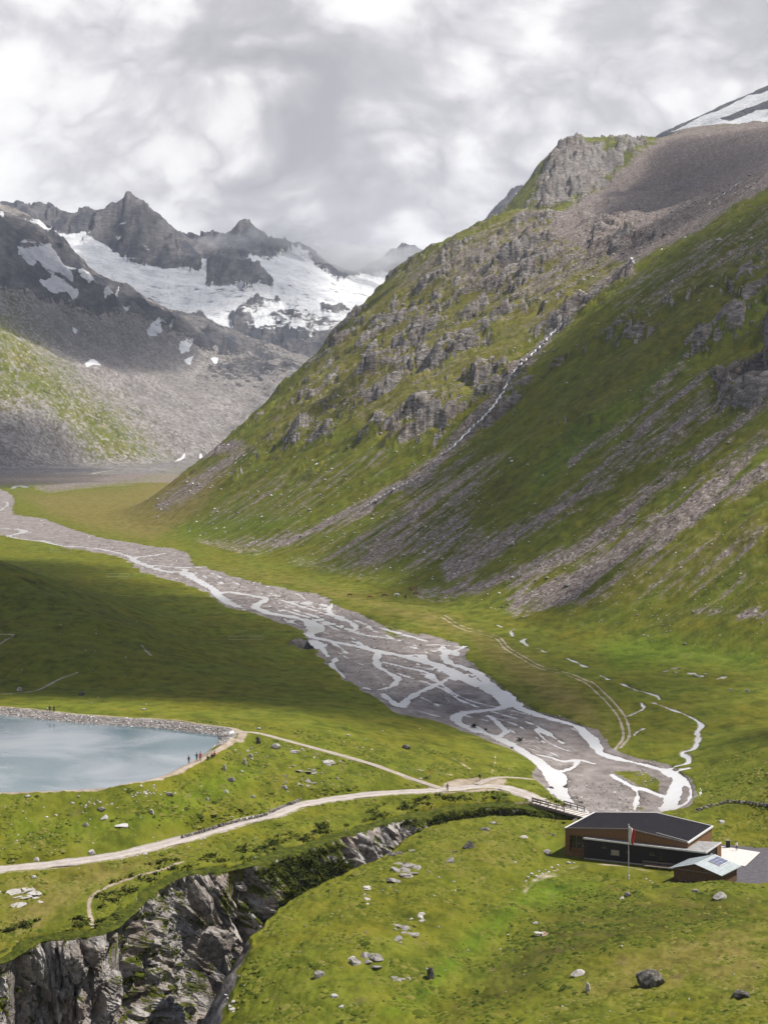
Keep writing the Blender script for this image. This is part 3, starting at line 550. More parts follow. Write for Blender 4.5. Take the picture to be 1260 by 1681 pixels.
# ------------------------------------------------------------------ relief
hutpad = poly_sd(X, Y, [(30,262),(36,284),(66,276),(76,268),(78,248),(62,246),(48,256)])
HUT = (hutpad < 1.5) & (Y < 320) & (Y > 230)
Z = np.where((Y < 330) & (Y > 225), np.where(hutpad < 0, 4.0, Z*sstep(hutpad, 0, 5)+4.0*(1-sstep(hutpad, 0, 5))), Z)
calm = np.clip(dirtD/1.5, 0, 1)*np.where(lk < 3.5, 0, 1)*np.clip(WD/2, 0, 1)*np.where(HUT, 0, 1)*(1-np.clip(gfac, 0, 1))
tuss = .16*fbm(X/1.3, Y/2.0, 3, 71)+.30*fbm(X/5.5, Y/7, 3, 73)+.55*fbm(X/17, Y/22, 2, 75)
hill = .9*fbm(X/38, Y/45, 2, 77)
nearw = (1-sstep(Y, 380, 1000)); fs = sstep(Y, 120, 150)
flat = np.where((Y > 330) & (zr_dom < 0), .35, 1.0)
Z = Z+calm*(tuss*nearw*flat+hill*nearw*flat*.5*np.where(gd < 8, .4, 1))*np.where(gd < 0, 0, 1)*fs
# mountain side: gullies down the fall line, slabs and crags where rock shows
a_ = (-.48*X+Y)/1.109; b_ = (X+.48*Y)/1.109
onR = sstep(zr_dom, 4, 45)*(Y < 3400)
gul = fbm(a_/26+.6*gn(a_/90, b_/120, 83), b_/210, 4, 81)
Z = Z+onR*(gul*3.4*(1+M['rock'])-1.0*np.abs(fbm(a_/9, b_/70, 2, 85))+fbm(X/7, Y/7, 3, 87)*.7)
rk = onR*np.clip(M['rock']*1.5+.75*fbm(X/75, Y/75, 3, 89)-.27, 0, 1)
sel = rk > .02
xr = X[sel]+7*fbm(X[sel]/30, Y[sel]/30, 2, 91); yr = Y[sel]+7*fbm(X[sel]/30, Y[sel]/30, 2, 93)
h1, e1 = vcell((xr*.8+yr*.3)/26, (yr*.9-xr*.35)/17, 3); h2, e2 = vcell((xr*.8+yr*.3)/8.5, (yr*.9-xr*.35)/5.6, 5)
rel = h1*7.5+h2*2.4+ridged(xr/80, yr/80, 3, 95)*5.0
Z[sel] += rel*rk[sel]
rockfac = np.zeros((NR, NC)); rockfac[sel] = rk[sel]*np.clip(.40+h1*.40+h2*.35, 0, 1.2)
# valley head, peaks
onL = sstep(ZL-Zbase, 4, 90)*(Y > 1900)*np.where(dom_far, 0, 1)
Z = Z+onL*(ridged(X/230+.3*fbm(X/300, Y/300, 2, 99), Y/330, 5, 97, .52)*(9+22*M['rock'])+fbm(X/38, Y/38, 4, 101)*3.2)
fz = dom_far & (Y > 3300)
amp = np.where(M['snow'][fz] > .5, .22, 1.0)*np.where((ZS[fz] >= far[fz]-1e-6), .12, 1.0)
xf, yf = X[fz], Y[fz]
rdg = ridged(xf/150+.35*fbm(xf/240, yf/240, 2, 103), yf/420, 5, 105, .55)
hc, ec = vcell(xf/95, yf/140, 9); hd2, _ = vcell(xf/34, yf/60, 10)
Z[fz] += amp*(rdg*13+hc*8+hd2*5.5)*sstep(M['rock'][fz]+.2, .2, 1)-3*amp
Z[fz] += (1-amp)*fbm(xf/120, yf/120, 4, 107)*5
CV, RV = proj(X, Y, Z)
wf = np.zeros((NR, NC))
for pts, w in falls: wf = np.maximum(wf, px_line(pts, w, 1.6, selR))
Z[wf > .2] -= 0
M['rock'] = np.clip(np.maximum(M['rock']*np.where((onR > .05) & (M['rock'] < .9), .55, 1), rockfac*1.15), 0, 1.3)
dzx = np.gradient(Z, axis=1)/np.maximum(np.gradient(X, axis=1), .05); dzy = np.gradient(Z, axis=0)/np.gradient(Y, axis=0)-U*dzx
steep = np.hypot(dzx, dzy); up('rock', sstep(steep, 1.15, 1.75)*.95*(onR > .05))
up('rock', np.clip(px_line([(928,527),(870,586),(838,618),(806,672),(770,708),(690,783),(610,827)], 9, 8, selR)*.75, 0, 1)*np.clip(.6+fbm(X/14, Y/14, 3, 109), 0, 1.2))
up('rock', np.where((gd < .0) & (fr < 7) | (gd < -4) | ((gd < -.8) & ~isfar & (Y < 215)), 1.2, 0)*(Y < 330))

print('relief', round(time.time()-T0, 1))

# ------------------------------------------------------------------ object helpers
def mesh_from(name, verts, faces, mat=None, smooth=True, attrs=None):
    me = bpy.data.meshes.new(name); verts = np.asarray(verts, np.float32); faces = np.asarray(faces, np.int32); k = faces.shape[1]
    me.vertices.add(len(verts)); me.vertices.foreach_set('co', verts.ravel())
    me.loops.add(faces.size); me.loops.foreach_set('vertex_index', faces.ravel())
    me.polygons.add(len(faces)); me.polygons.foreach_set('loop_start', np.arange(0, faces.size, k, dtype=np.int32))
    me.polygons.foreach_set('use_smooth', np.full(len(faces), smooth))
    if attrs:
        for n, v in attrs.items():
            at = me.attributes.new(n, 'FLOAT', 'POINT'); at.data.foreach_set('value', np.asarray(v, np.float32))
    me.update(calc_edges=True)
    if mat: me.materials.append(mat)
    return me
def link(name, me, parent=None, **props):
    o = bpy.data.objects.new(name, me); COL.objects.link(o)
    if parent: o.parent = parent
    for k, v in props.items():
        if v is not None: o[k] = v
    return o
def mat_new(name):
    m = bpy.data.materials.new(name); m.use_nodes = True; t = NT(m.node_tree)
    return m, t, t.n['Principled BSDF']
def bump(t, h, dist, strength=1.0):
    b = t.new('ShaderNodeBump'); b.inputs['Strength'].default_value = strength; b.inputs['Distance'].default_value = dist
    t.put(b.inputs['Height'], h); return b.outputs[0]

# ------------------------------------------------------------------ land material
def land_material(name, has, far=False):
    """one surface recipe; 'has' says which covers occur on that piece of land"""
    m, t, p = mat_new(name); N = t.noise
    geo = t.new('ShaderNodeNewGeometry'); pos = geo.outputs['Position']
    A = {k: t.attr(k) for k in has}
    k = .22 if far else 1.0
    nf = N(pos, .17*k, 7, .68); nm = N(pos, .045*k, 3, .55, .3)
    n2 = N(t.mapping(pos, rot=(0, 0, .5), sc=(1, .5, 1)), .30*k, 4, .62, .4)
    def cover(a, n, amt, lo, hi):                     # ragged edge: noise only acts where the cover is present at all
        g = t.math('MULTIPLY', a, 4.0, clamp=True)
        return t.step(t.math('ADD', a, t.math('MULTIPLY', t.math('MULTIPLY', t.math('SUBTRACT', n, .5), amt), g)), lo, hi)
    stk = None
    if 'slope' in name:
        stk = N(t.mapping(t.mapping(pos, rot=(0, 0, -.4475)), sc=(.14, 1, .14)), .16, 6, .62, .3)
    h = t.math('MULTIPLY', nf, .55)
    col = None
    if 'grass' in name or 'dry' in has:
        gm = t.math('ADD', t.math('MULTIPLY', nf, .6), t.math('MULTIPLY', n2 if stk is None else stk, .4))
        g = t.ramp(gm, [(.30, (.029,.040,.005)), (.43, (.081,.099,.010)), (.54, (.130,.146,.015)), (.70, (.204,.194,.038))])
        g = t.mix(t.step(nm, .36, .66), g, t.mix(1.0, g, (1.08, .93, .85), 'MULTIPLY'))
        if 'lush' in has: g = t.mix(t.math('MULTIPLY', cover(A['lush'], nm, 1.0, .3, .9), .8), g, t.mix(1.0, g, (.74, 1.12, .80), 'MULTIPLY'))
        if 'dry' in has: g = t.mix(t.math('MULTIPLY', cover(A['dry'], n2, 1.2, .22, .9), .86), g, t.ramp(nf, [(.3, (.085,.070,.016)), (.5, (.165,.132,.034)), (.7, (.25,.20,.075))]))
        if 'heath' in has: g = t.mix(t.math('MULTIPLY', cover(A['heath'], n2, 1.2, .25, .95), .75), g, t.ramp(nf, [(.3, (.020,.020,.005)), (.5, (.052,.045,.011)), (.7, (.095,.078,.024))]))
        g = t.mix(t.math('MULTIPLY', t.step(n2, .62, .70), .45), g, (.13,.098,.05))
        col = g
    if 'scree' in has:
        vs = t.new('ShaderNodeSeparateColor'); t.put(vs.inputs[0], t.voro(pos, .9*k, out=1)); vs = vs.outputs[0]
        sm = t.math('ADD', t.math('MULTIPLY', vs, .5), t.math('MULTIPLY', nf, .5))
        sc = t.ramp(sm, [(.22, (.088,.068,.058)), (.5, (.185,.150,.132)), (.68, (.265,.222,.200)), (.86, (.47,.43,.40))] if not far else [(.22, (.11,.10,.10)), (.5, (.19,.177,.174)), (.68, (.26,.245,.24)), (.86, (.40,.385,.375))])
        if far: sc = t.mix(t.step(nm, .3, .7), t.mix(1.0, sc, (.85, .83, .80), 'MULTIPLY'), t.mix(1.0, sc, (1.12, 1.09, 1.05), 'MULTIPLY'))
        cn = sm if stk is None else t.math('ADD', t.math('MULTIPLY', stk, .75), t.math('MULTIPLY', nf, .35))
        f = cover(A['scree'], cn, .8 if far else 1.9, .30 if far else .36, .70 if far else .62); col = sc if col is None else t.mix(f, col, sc)
    rk_m = None
    if 'rock' in has:
        rp = t.mapping(pos, rot=(.5, .35, .6), sc=(1, 1, 2.6))
        rs = N(rp, .16*k, 7, .68, .8)
        if far: rc = t.mix(1.0, t.ramp(rs, [(.30, (.45,.45,.47)), (.5, (.9,.9,.9)), (.68, (1.45,1.40,1.33))]), t.mix(t.step(N(t.mapping(pos, sc=(1, .25, .16)), .02, 4, .6, .5), .35, .65), (.048,.052,.066), (.165,.155,.155)), 'MULTIPLY')
        else: rc = t.ramp(rs, [(.30, (.045,.040,.036)), (.43, (.15,.135,.123)), (.54, (.245,.222,.203)), (.70, (.43,.40,.37))])
        if 'grass' in name and not far:
            rc = t.mix(t.step(nm, .45, .7), rc, t.mix(1.0, rc, (.72, .66, .62), 'MULTIPLY'))
        rk_m = cover(A['rock'], t.math('ADD', t.math('MULTIPLY', rs, .5), t.math('MULTIPLY', n2, .5)), 1.9, .42, .60)
        col = rc if col is None else t.mix(rk_m, col, rc)
        h = t.math('ADD', h, t.math('MULTIPLY', t.math('MULTIPLY', rs, rk_m), 2.2))
    if 'gravel' in has:
        gn_ = t.math('ADD', t.math('MULTIPLY', nf, .7), t.math('MULTIPLY', n2, .3))
        gv = t.ramp(gn_, [(.30, (.105,.088,.080)), (.44, (.200,.172,.160)), (.56, (.275,.242,.228)), (.74, (.43,.39,.37))])
        gv = t.mix(t.math('MULTIPLY', A['wet'], .62), gv, t.mix(1.0, gv, (.50, .47, .45), 'MULTIPLY')) if 'wet' in has else gv
        col = gv if col is None else t.mix(cover(A['gravel'], nf, .9, .40, .60), col, gv)
    if 'dirt' in has:
        dc = t.ramp(nf, [(.3, (.19,.145,.105)), (.5, (.32,.26,.20)), (.7, (.45,.38,.31))])
        col = t.mix(cover(A['dirt'], nf, .9, .38, .62), col, dc)
    if 'snow' in has:
        sn = N(t.mapping(pos, sc=(1, 1, 2)), .018, 7, .68, .8)
        snc = t.ramp(sn, [(.30, (.36,.38,.41)), (.44, (.60,.61,.63)), (.56, (.70,.705,.715)), (.72, (.78,.78,.785))])
        col = t.mix(cover(A['snow'], sn, 1.1, .42, .52), col, snc)
    col = t.mix(1.0, col, (.78, .78, .78), 'MULTIPLY')
    t.put(p.inputs['Base Color'], col); p.inputs['Roughness'].default_value = .95; p.inputs['Specular IOR Level'].default_value = .06
    t.put(p.inputs['Normal'], bump(t, h, 5.5 if far else (2.2 if 'snow' in has else .9), .9))
    return m
LAND_NEAR = land_material('grass_meadow', ('rock', 'scree', 'dry', 'heath', 'dirt', 'gravel', 'lush'))
LAND_BED = land_material('grass_gravel', ('gravel', 'dry', 'wet'))
LAND_SLOPE = land_material('grass_slope', ('rock', 'scree', 'dry', 'heath', 'lush'))
LAND_HEAD = land_material('grass_scree', ('rock', 'scree', 'snow', 'heath', 'dry'), True)
LAND_PEAK = land_material('peak_rock', ('rock', 'snow'), True)

# ------------------------------------------------------------------ land objects: one lattice, split by what the land is
idx = np.arange(NR*NC).reshape(NR, NC)
quads = np.stack([idx[:-1, :-1], idx[:-1, 1:], idx[1:, 1:], idx[1:, :-1]], -1).reshape(-1, 4)
fc = lambda a: (a[:-1, :-1]+a[:-1, 1:]+a[1:, 1:]+a[1:, :-1]).reshape(-1)*.25
f_y = fc(Y); f_far = fc(dom_far.astype(float)) > .5; f_R = (fc(zr_dom) > 2) & (f_y < 3300) & ~f_far & (fc(ZL-ZR) < 5); f_L = (f_y > 2300) & ~f_far & ~f_R
f_snow = (fc(M['snow']) > .5) & f_far & (f_y < 6300); f_bed = (fc(gfac) > .5) & ~f_R & ~f_far & ~f_L
rest = ~(f_far | f_R | f_L | f_bed)
M['wet'] = np.clip(np.exp(-np.clip(WD, 0, 50)/1.8)*(.6+.7*fbm(X/6, Y/9, 3, 211)), 0, 1)
XYZ = np.column_stack([X.ravel(), Y.ravel(), Z.ravel()])
def land(name, sel, label, mat, keys):
    q = quads[sel]; u, inv = np.unique(q, return_inverse=True)
    me = mesh_from(name, XYZ[u], inv.reshape(-1, 4), mat, True, {k: M[k].ravel()[u] for k in keys})
    return link(name, me, kind='structure', label=label)
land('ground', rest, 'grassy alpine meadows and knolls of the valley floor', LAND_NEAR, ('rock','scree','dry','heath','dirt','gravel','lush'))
land('riverbed', f_bed, 'grey gravel bed of the braided river', LAND_BED, ('gravel','dry','wet'))
land('mountainside', f_R, 'green and rocky mountainside rising on the right', LAND_SLOPE, ('rock','scree','dry','heath','lush'))
land('valley_head', f_L, 'grey scree slopes closing the valley on the left', LAND_HEAD, ('rock','scree','snow','heath','dry'))
land('mountain_range', f_far & ~f_snow, 'jagged dark rock peaks at the head of the valley', LAND_PEAK, ('rock','snow'))
land('glacier', f_snow, 'white glacier and snowfields below the far peaks', LAND_PEAK, ('rock','snow'))

# ------------------------------------------------------------------ water
def water_material(name, base, rough, bs, bd, stretch=(1, 1, 1)):
    m, t, p = mat_new(name); pos = t.new('ShaderNodeNewGeometry').outputs['Position']
    mp = t.mapping(pos, sc=stretch)
    t.put(p.inputs['Base Color'], t.mix(t.noise(mp, .12, 4, .6), base, tuple(min(1, c*1.25) for c in base)))
    p.inputs['Roughness'].default_value = rough; p.inputs['IOR'].default_value = 1.33
    t.put(p.inputs['Normal'], bump(t, t.noise(mp, bs, 5, .6), bd)); return m
RIVER = water_material('river_water', (.44,.435,.44), .12, .8, .10)
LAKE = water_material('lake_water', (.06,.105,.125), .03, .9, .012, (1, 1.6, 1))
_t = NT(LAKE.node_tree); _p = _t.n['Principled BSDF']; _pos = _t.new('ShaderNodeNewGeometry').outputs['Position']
_t.put(_p.inputs['Base Color'], _t.mix(_t.step(_t.noise(_t.mapping(_pos, sc=(.7, 1, 1)), .045, 4, .5, .6), .34, .72), (.035,.075,.088), (.19,.21,.225)))  # teal and pale base-colour patches stand in for reflections on ruffled water
q = quads[(fc((WD < 1.5).astype(float)) > .01) & (f_y < 4200)]
uq, inv = np.unique(q, return_inverse=True)
wv = XYZ[uq].copy(); wv[:, 2] = np.where(gfac.ravel() > .3, wl.ravel(), Zsm.ravel()-.27)[uq]
link('river', mesh_from('river', wv, inv.reshape(-1, 4), RIVER), kind='structure', label='pale glacial river braiding through the gravel')
lp = lake_w[:, :2].copy(); cxy = lp.mean(0); d_ = lp-cxy; lp = cxy+d_*(1+1.2/np.linalg.norm(d_, axis=1))[:, None]
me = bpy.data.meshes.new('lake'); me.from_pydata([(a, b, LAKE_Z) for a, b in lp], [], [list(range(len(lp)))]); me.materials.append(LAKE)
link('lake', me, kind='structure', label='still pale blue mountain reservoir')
FOAM = water_material('white_water', (.50,.50,.51), .5, 1.2, .3)
wfv, wfq = [], []
for pts, w in falls:                                        # ribbons of broken white water that follow the gully floor
    pw = smooth_line(np.column_stack([np.array(pts, float), w]), 9)
    for k in range(len(pw)):
        c_, r_, w_ = pw[k]; c_ += 1.6*math.sin(k*1.9)+rng.normal(0, .35); p_ = hit(c_, r_, 400, Zs=Z); wd = max(.4, w_*rng.uniform(.55, 1.0))*p_[1]/F*.8
        b_i = len(wfv); wfv += [(p_[0]-wd, p_[1]-.9, p_[2]+.9), (p_[0], p_[1]-1.3, p_[2]+1.4), (p_[0]+wd, p_[1]-.9, p_[2]+.9)]
        if k and rng.random() > .03: wfq += [(b_i-3, b_i-2, b_i+1, b_i), (b_i-2, b_i-1, b_i+2, b_i+1)]
link('waterfall', mesh_from('waterfall', wfv, wfq, FOAM), kind='structure', label='thin white waterfall running down the rocky gully')

# ------------------------------------------------------------------ roads
def gravel_material(name, a, b):
    m, t, p = mat_new(name); pos = t.new('ShaderNodeNewGeometry').outputs['Position']
    nb = t.noise(pos, .5, 6, .65); n = t.math('ADD', t.math('MULTIPLY', nb, .6), t.math('MULTIPLY', t.noise(pos, 4.0, 4, .7), .4))
    ac = t.math('ABSOLUTE', t.attr('across')); rut = t.step(t.math('ABSOLUTE', t.math('SUBTRACT', ac, .45)), .30, .05)
    c = t.ramp(n, [(.32, a), (.62, b)]); c = t.mix(t.math('MULTIPLY', t.math('SUBTRACT', 1.0, rut), .5), c, t.mix(1.0, c, (.72, .68, .60), 'MULTIPLY'))
    edge = t.step(t.math('ADD', ac, t.math('MULTIPLY', t.math('SUBTRACT', nb, .5), 1.3)), .80, .98)
    c = t.mix(edge, c, t.ramp(nb, [(.35, (.06,.07,.01)), (.6, (.15,.14,.03))]))
    t.put(p.inputs['Base Color'], c); p.inputs['Roughness'].default_value = .95
    t.put(p.inputs['Normal'], bump(t, t.noise(pos, 6.0, 4, .7), .06)); return m
ROAD = gravel_material('road_gravel', (.235,.20,.18), (.40,.36,.335))
PATHM = gravel_material('path_gravel', (.19,.16,.135), (.34,.295,.255))
def ribbon(name, line, hw, mat, label, lift=.05):
    L_ = line[:, :2]; tn = np.gradient(L_, axis=0); nn = np.stack([-tn[:, 1], tn[:, 0]], 1); nn /= np.linalg.norm(nn, axis=1)[:, None]
    v, f, ac = [], [], []; prof = [(-1.0, -.16), (-.86, .0), (-.5, -.03), (-.28, .02), (0, .05), (.28, .02), (.5, -.03), (.86, 0), (1.0, -.16)]; k = len(prof)
    for i in range(len(L_)):
        for j, (a, dz) in enumerate(prof):
            w = hw*(1+.14*math.sin(i*1.7+j)+.10*math.sin(i*.63+j*2.1)) if j in (0, 1, k-1, k-2) else hw
            v.append((*(L_[i]+nn[i]*a*w), line[i, 2]+lift+dz)); ac.append(a)
        if i: f += [((i-1)*k+j, (i-1)*k+j+1, i*k+j+1, i*k+j) for j in range(k-1)]
    return link(name, mesh_from(name, v, f, mat, True, {'across': ac}), kind='structure', label=label)
ribbon('road', road, 2.3, ROAD, 'pale gravel road curving below the lake to the bridge')
ribbon('road', road2, 1.6, ROAD, 'short gravel road from the bridge to the hut')
ribbon('footpath', path, 1.0, PATHM, 'gravel footpath from the lake down to the road junction')
ribbon('footpath', branch, 1.1, PATHM, 'short gravel footpath from the junction towards the river')
print('land', round(time.time()-T0, 1), 'tris', 2*len(quads))
# ------------------------------------------------------------------ clouds overhead (outside the frame): they throw the shadows on the land
CLOUD = bpy.data.materials.new('cloud'); CLOUD.use_nodes = True
def cloud_mat(name, dens):
    m = bpy.data.materials.new(name); m.use_nodes = True; t = NT(m.node_tree); t.n.clear()
    out = t.new('ShaderNodeOutputMaterial'); v = t.new('ShaderNodeVolumePrincipled')
    v.inputs['Color'].default_value = (.97, .97, .98, 1); v.inputs['Density'].default_value = dens; v.inputs['Anisotropy'].default_value = .3
    t.l.new(v.outputs[0], out.inputs['Volume']); return m
def cloud(px, thick, dens, label, alt=1900.0, step=22.0, ymin=120):
    g = hits(px, ymin); g = g+SUN[None]*((alt-g[:, 2])/SUN[2])[:, None]
    poly = smooth_line(np.vstack([g[:, :2], g[:1, :2]]), 4)[:-1]
    x0, y0 = poly.min(0)-90; x1, y1 = poly.max(0)+90
    ax = np.arange(x0, x1, step); ay = np.arange(y0, y1, step); GX, GY = np.meshgrid(ax, ay)
    sd = poly_sd(GX, GY, poly)+45*fbm(GX/170, GY/170, 4, 131)
    ins = sd < 25; w = np.clip((25-sd)/110, 0, 1)**.8
    top = w*thick*(.75+.5*np.abs(fbm(GX/120, GY/120, 4, 137))); bot = w*thick*.22
    cell = ins[:-1, :-1] & ins[1:, :-1] & ins[:-1, 1:] & ins[1:, 1:]
    cnt = np.zeros(GX.shape, int)
    for a in (0, 1):
        for b in (0, 1): cnt[a:a+cell.shape[0], b:b+cell.shape[1]] += cell
    rim_ = cnt < 4; top[rim_] = 0; bot[rim_] = 0
    n = GX.size; ii = np.arange(n).reshape(GX.shape); ib = np.where(rim_, ii, ii+n)
    def qf(i): return np.stack([i[:-1, :-1], i[:-1, 1:], i[1:, 1:], i[1:, :-1]], -1)[cell]
    V = np.vstack([np.column_stack([GX.ravel(), GY.ravel(), alt+top.ravel()]), np.column_stack([GX.ravel(), GY.ravel(), alt-bot.ravel()])])
    Fq = np.vstack([qf(ii), qf(ib)[:, ::-1]]); u, inv = np.unique(Fq, return_inverse=True)
    link('cloud', mesh_from('cloud', V[u], inv.reshape(-1, 4), cloud_mat('cloud_vapour', dens)), kind='stuff', label=label, )
CLOUDS = [([(-260,905),(150,930),(400,990),(560,1030),(640,1060),(760,1130),(860,1220),(760,1215),(560,1190),(420,1150),(200,1125),(-260,1125)], 170, .0165, 'long grey cloud above the left meadow'),
          ([(820,1060),(900,1025),(1040,1015),(1260,1005),(1420,1010),(1420,1340),(1240,1335),(1120,1240),(980,1160),(880,1110)], 170, .0130, 'grey cloud above the right-hand meadow'),
          ([(500,930),(640,860),(760,770),(840,690),(930,600),(1010,490),(1130,410),(1260,330),(1500,240),(1500,560),(1260,640),(1100,760),(980,830),(860,895),(680,940)], 170, .0105, 'broad cloud above the right mountainside'),
          ([(-250,400),(0,370),(60,395),(140,470),(230,510),(340,560),(300,620),(150,610),(40,560),(-250,520)], 180, .010, 'cloud above the left ridge'),
          ([(-200,690),(40,680),(130,730),(190,775),(60,800),(-200,800)], 120, .010, 'small cloud above the left scree fan'),
          ([(1010,330),(1070,260),(1140,225),(1350,215),(1350,290),(1230,325),(1110,375)], 150, .0105, 'cloud above the upper scree bowl'),
          ([(60,385),(211,350),(330,425),(400,395),(540,452),(640,470),(600,520),(480,545),(330,530),(180,480)], 170, .0045, 'thin cloud above the glacier')]
for px_, th_, dn_, lb_ in CLOUDS: cloud(px_, th_, dn_, lb_, alt=2150.0 if 'glacier' in lb_ else 1900.0)

# ------------------------------------------------------------------ gorge cliff
def cliff():
    seg_l = np.concatenate([[0], np.cumsum(np.linalg.norm(np.diff(rimF[:, :2], axis=0), axis=1))])
    keepx = (rimF[:, 0]/rimF[:, 1]) > -.34
    s0, s1 = seg_l[keepx][0], seg_l[-1]
    S = np.arange(s0, s1, .21); T = np.concatenate([np.arange(0, 9, .2), np.arange(9, 27, .3)])
    rx, ry, rz = (np.interp(S, seg_l, rimF[:, k]) for k in range(3))
    ker = np.ones(41)/41; pad = lambda a: np.convolve(np.pad(a, 20, 'edge'), ker, 'valid')
    tx, ty = np.gradient(pad(rx)), np.gradient(pad(ry)); l = np.hypot(tx, ty); nx, ny = ty/l, -tx/l
    col = 630+rx/ry*F
    SS, TT = np.meshgrid(S, T); C2 = np.broadcast_to(col, SS.shape)
    slope = np.interp(col, [-200,0,60,150,200,240,300,380,430,520,545,600,650,700,960], [.2,.16,.10,.10,.34,.62,.75,.55,.95,.85,.62,.62,.55,.8,.7])
    veg = np.interp(col, [-200,0,40,70,170,200,220,260,380,410,430,525,540,640,660,700,960], [.35,.35,.4,.1,.12,.45,.35,.3,.35,.62,.85,.85,.2,.2,.55,.9,.85])
    th = np.interp(col, [0,150,250,560,700], [1.45,1.35,.75,1.05,.9])                   # strike of the slabs
    cs, sn = np.cos(th), np.sin(th); A_ = SS*cs+TT*sn; B_ = -SS*sn+TT*cs
    wob = .6*fbm(SS/3, TT/3, 3, 141)
    h1, e1 = vcell(A_/7.5+wob*.3, B_/2.6+wob*.2, 11); h2, e2 = vcell(A_/2.7+wob*.3, B_/1.05, 12); h3, e3 = vcell(A_/.95, B_/.55, 13)
    big = fbm(SS/16, TT/30, 3, 143)
    d = big*2.1+h1*1.3+h2*.55+h3*.17+.12*fbm(SS/.7, TT/.7, 2, 145)
    d -= 1.5*(1-sstep(e1, 0, .10))+.55*(1-sstep(e2, 0, .12))
    # deep clefts that stay black
    for cc, wd, dp in [(22,12,8.0),(192,8,6.0),(205,6,4.5),(378,9,13.0),(398,7,8.0),(300,5,3.0),(250,4,2.5),(548,5,3.0),(572,5,3.0),(610,4,2.5)]:
        d -= dp*np.exp(-((C2-cc-6*gn(TT/2.5, TT*0+cc, 147))/wd)**2)
    vmask = np.clip(veg-.15+.5*fbm(SS/2.2, TT/1.6, 3, 149), 0, 1)
    globals()['CLIFF_M'] = np.where(TT < 1.3, 0, vmask)
    vmask = np.maximum(vmask, 1-sstep(TT, .5, 1.0+.5*fbm(SS/1.5, SS*0, 2, 153)))
    d = d*(1-.45*vmask)+vmask*(.35*np.abs(fbm(SS/1.1, TT/.8, 3, 151)))
    off = -1.4+3.0*sstep(TT, 0, .55)+slope*TT+d*sstep(TT, .3, 2.5)
    V = np.stack([rx+nx*off, ry+ny*off, rz+.12-TT+(.25*h2-.1*d)*sstep(TT, .5, 2)], -1)
    i = np.arange(SS.size).reshape(SS.shape); Q = np.stack([i[:-1, :-1], i[1:, :-1], i[1:, 1:], i[:-1, 1:]], -1).reshape(-1, 4)
    globals()['CLIFF_V'] = V
    m, t, p = mat_new('gorge_rock'); geo = t.new('ShaderNodeNewGeometry'); pos = geo.outputs['Position']
    rs = t.noise(t.mapping(pos, rot=(.4, .3, .2), sc=(1, 1, .55)), .55, 8, .68, .6)
    n2 = t.noise(pos, .16, 4, .6)
    rc = t.ramp(rs, [(.30, (.10,.092,.084)), (.43, (.25,.23,.215)), (.54, (.37,.345,.325)), (.70, (.56,.53,.505))])
    rc = t.mix(t.step(n2, .42, .62), rc, t.mix(1.0, rc, (.74, .67, .60), 'MULTIPLY'))
    rc = t.mix(t.math('MULTIPLY', t.step(t.noise(t.mapping(pos, sc=(1, 1, .3)), .7, 4, .6), .56, .68), .6), rc, (.06,.055,.05))
    gr = t.ramp(t.noise(pos, .9, 6, .68), [(.3, (.016,.022,.004)), (.48, (.052,.064,.009)), (.62, (.095,.102,.013)), (.75, (.14,.135,.024))])
    sz = t.new('ShaderNodeSeparateXYZ'); t.put(sz.inputs[0], geo.outputs['Normal'])
    f = t.math('ADD', t.math('ADD', t.attr('veg'), t.math('MULTIPLY', t.step(sz.outputs[2], .25, .75), .28)), t.math('MULTIPLY', t.math('SUBTRACT', t.noise(pos, .45, 5, .65), .5), 1.1))
    t.put(p.inputs['Base Color'], t.mix(t.step(f, .46, .58), rc, gr)); p.inputs['Roughness'].default_value = .95; p.inputs['Specular IOR Level'].default_value = .06
    t.put(p.inputs['Normal'], bump(t, t.math('ADD', rs, t.noise(pos, 3.0, 4, .7)), .55, .9))
    link('cliff', mesh_from('cliff', V.reshape(-1, 3), Q, m, False, {'veg': vmask.ravel()}), kind='structure', label='grey fractured rock wall of the gorge with green ledges')
cliff()

# ------------------------------------------------------------------ stones
def stone_mat(name, cols, scale=1.0, lichen=.3, bmp=.12):
    m, t, p = mat_new(name); tc = t.new('ShaderNodeTexCoord').outputs['Object']; oi = t.new('ShaderNodeObjectInfo')
    pos = t.new('ShaderNodeNewGeometry').outputs['Position']
    n = t.noise(pos, 1.6*scale, 7, .68, .5)
    c = t.ramp(n, [(.3, cols[0]), (.5, cols[1]), (.7, cols[2])])
    c = t.mix(t.math('MULTIPLY', t.step(t.noise(pos, 3.2*scale, 4, .6), .55, .68), lichen), c, (.10,.095,.05))
    c = t.mix(t.math('MULTIPLY', oi.outputs['Random'], .35), c, t.mix(1.0, c, (.6, .57, .54), 'MULTIPLY'))
    t.put(p.inputs['Base Color'], t.mix(1.0, c, (.78, .78, .78), 'MULTIPLY')); p.inputs['Roughness'].default_value = .95; p.inputs['Specular IOR Level'].default_value = .1
    t.put(p.inputs['Normal'], bump(t, n, bmp)); return m
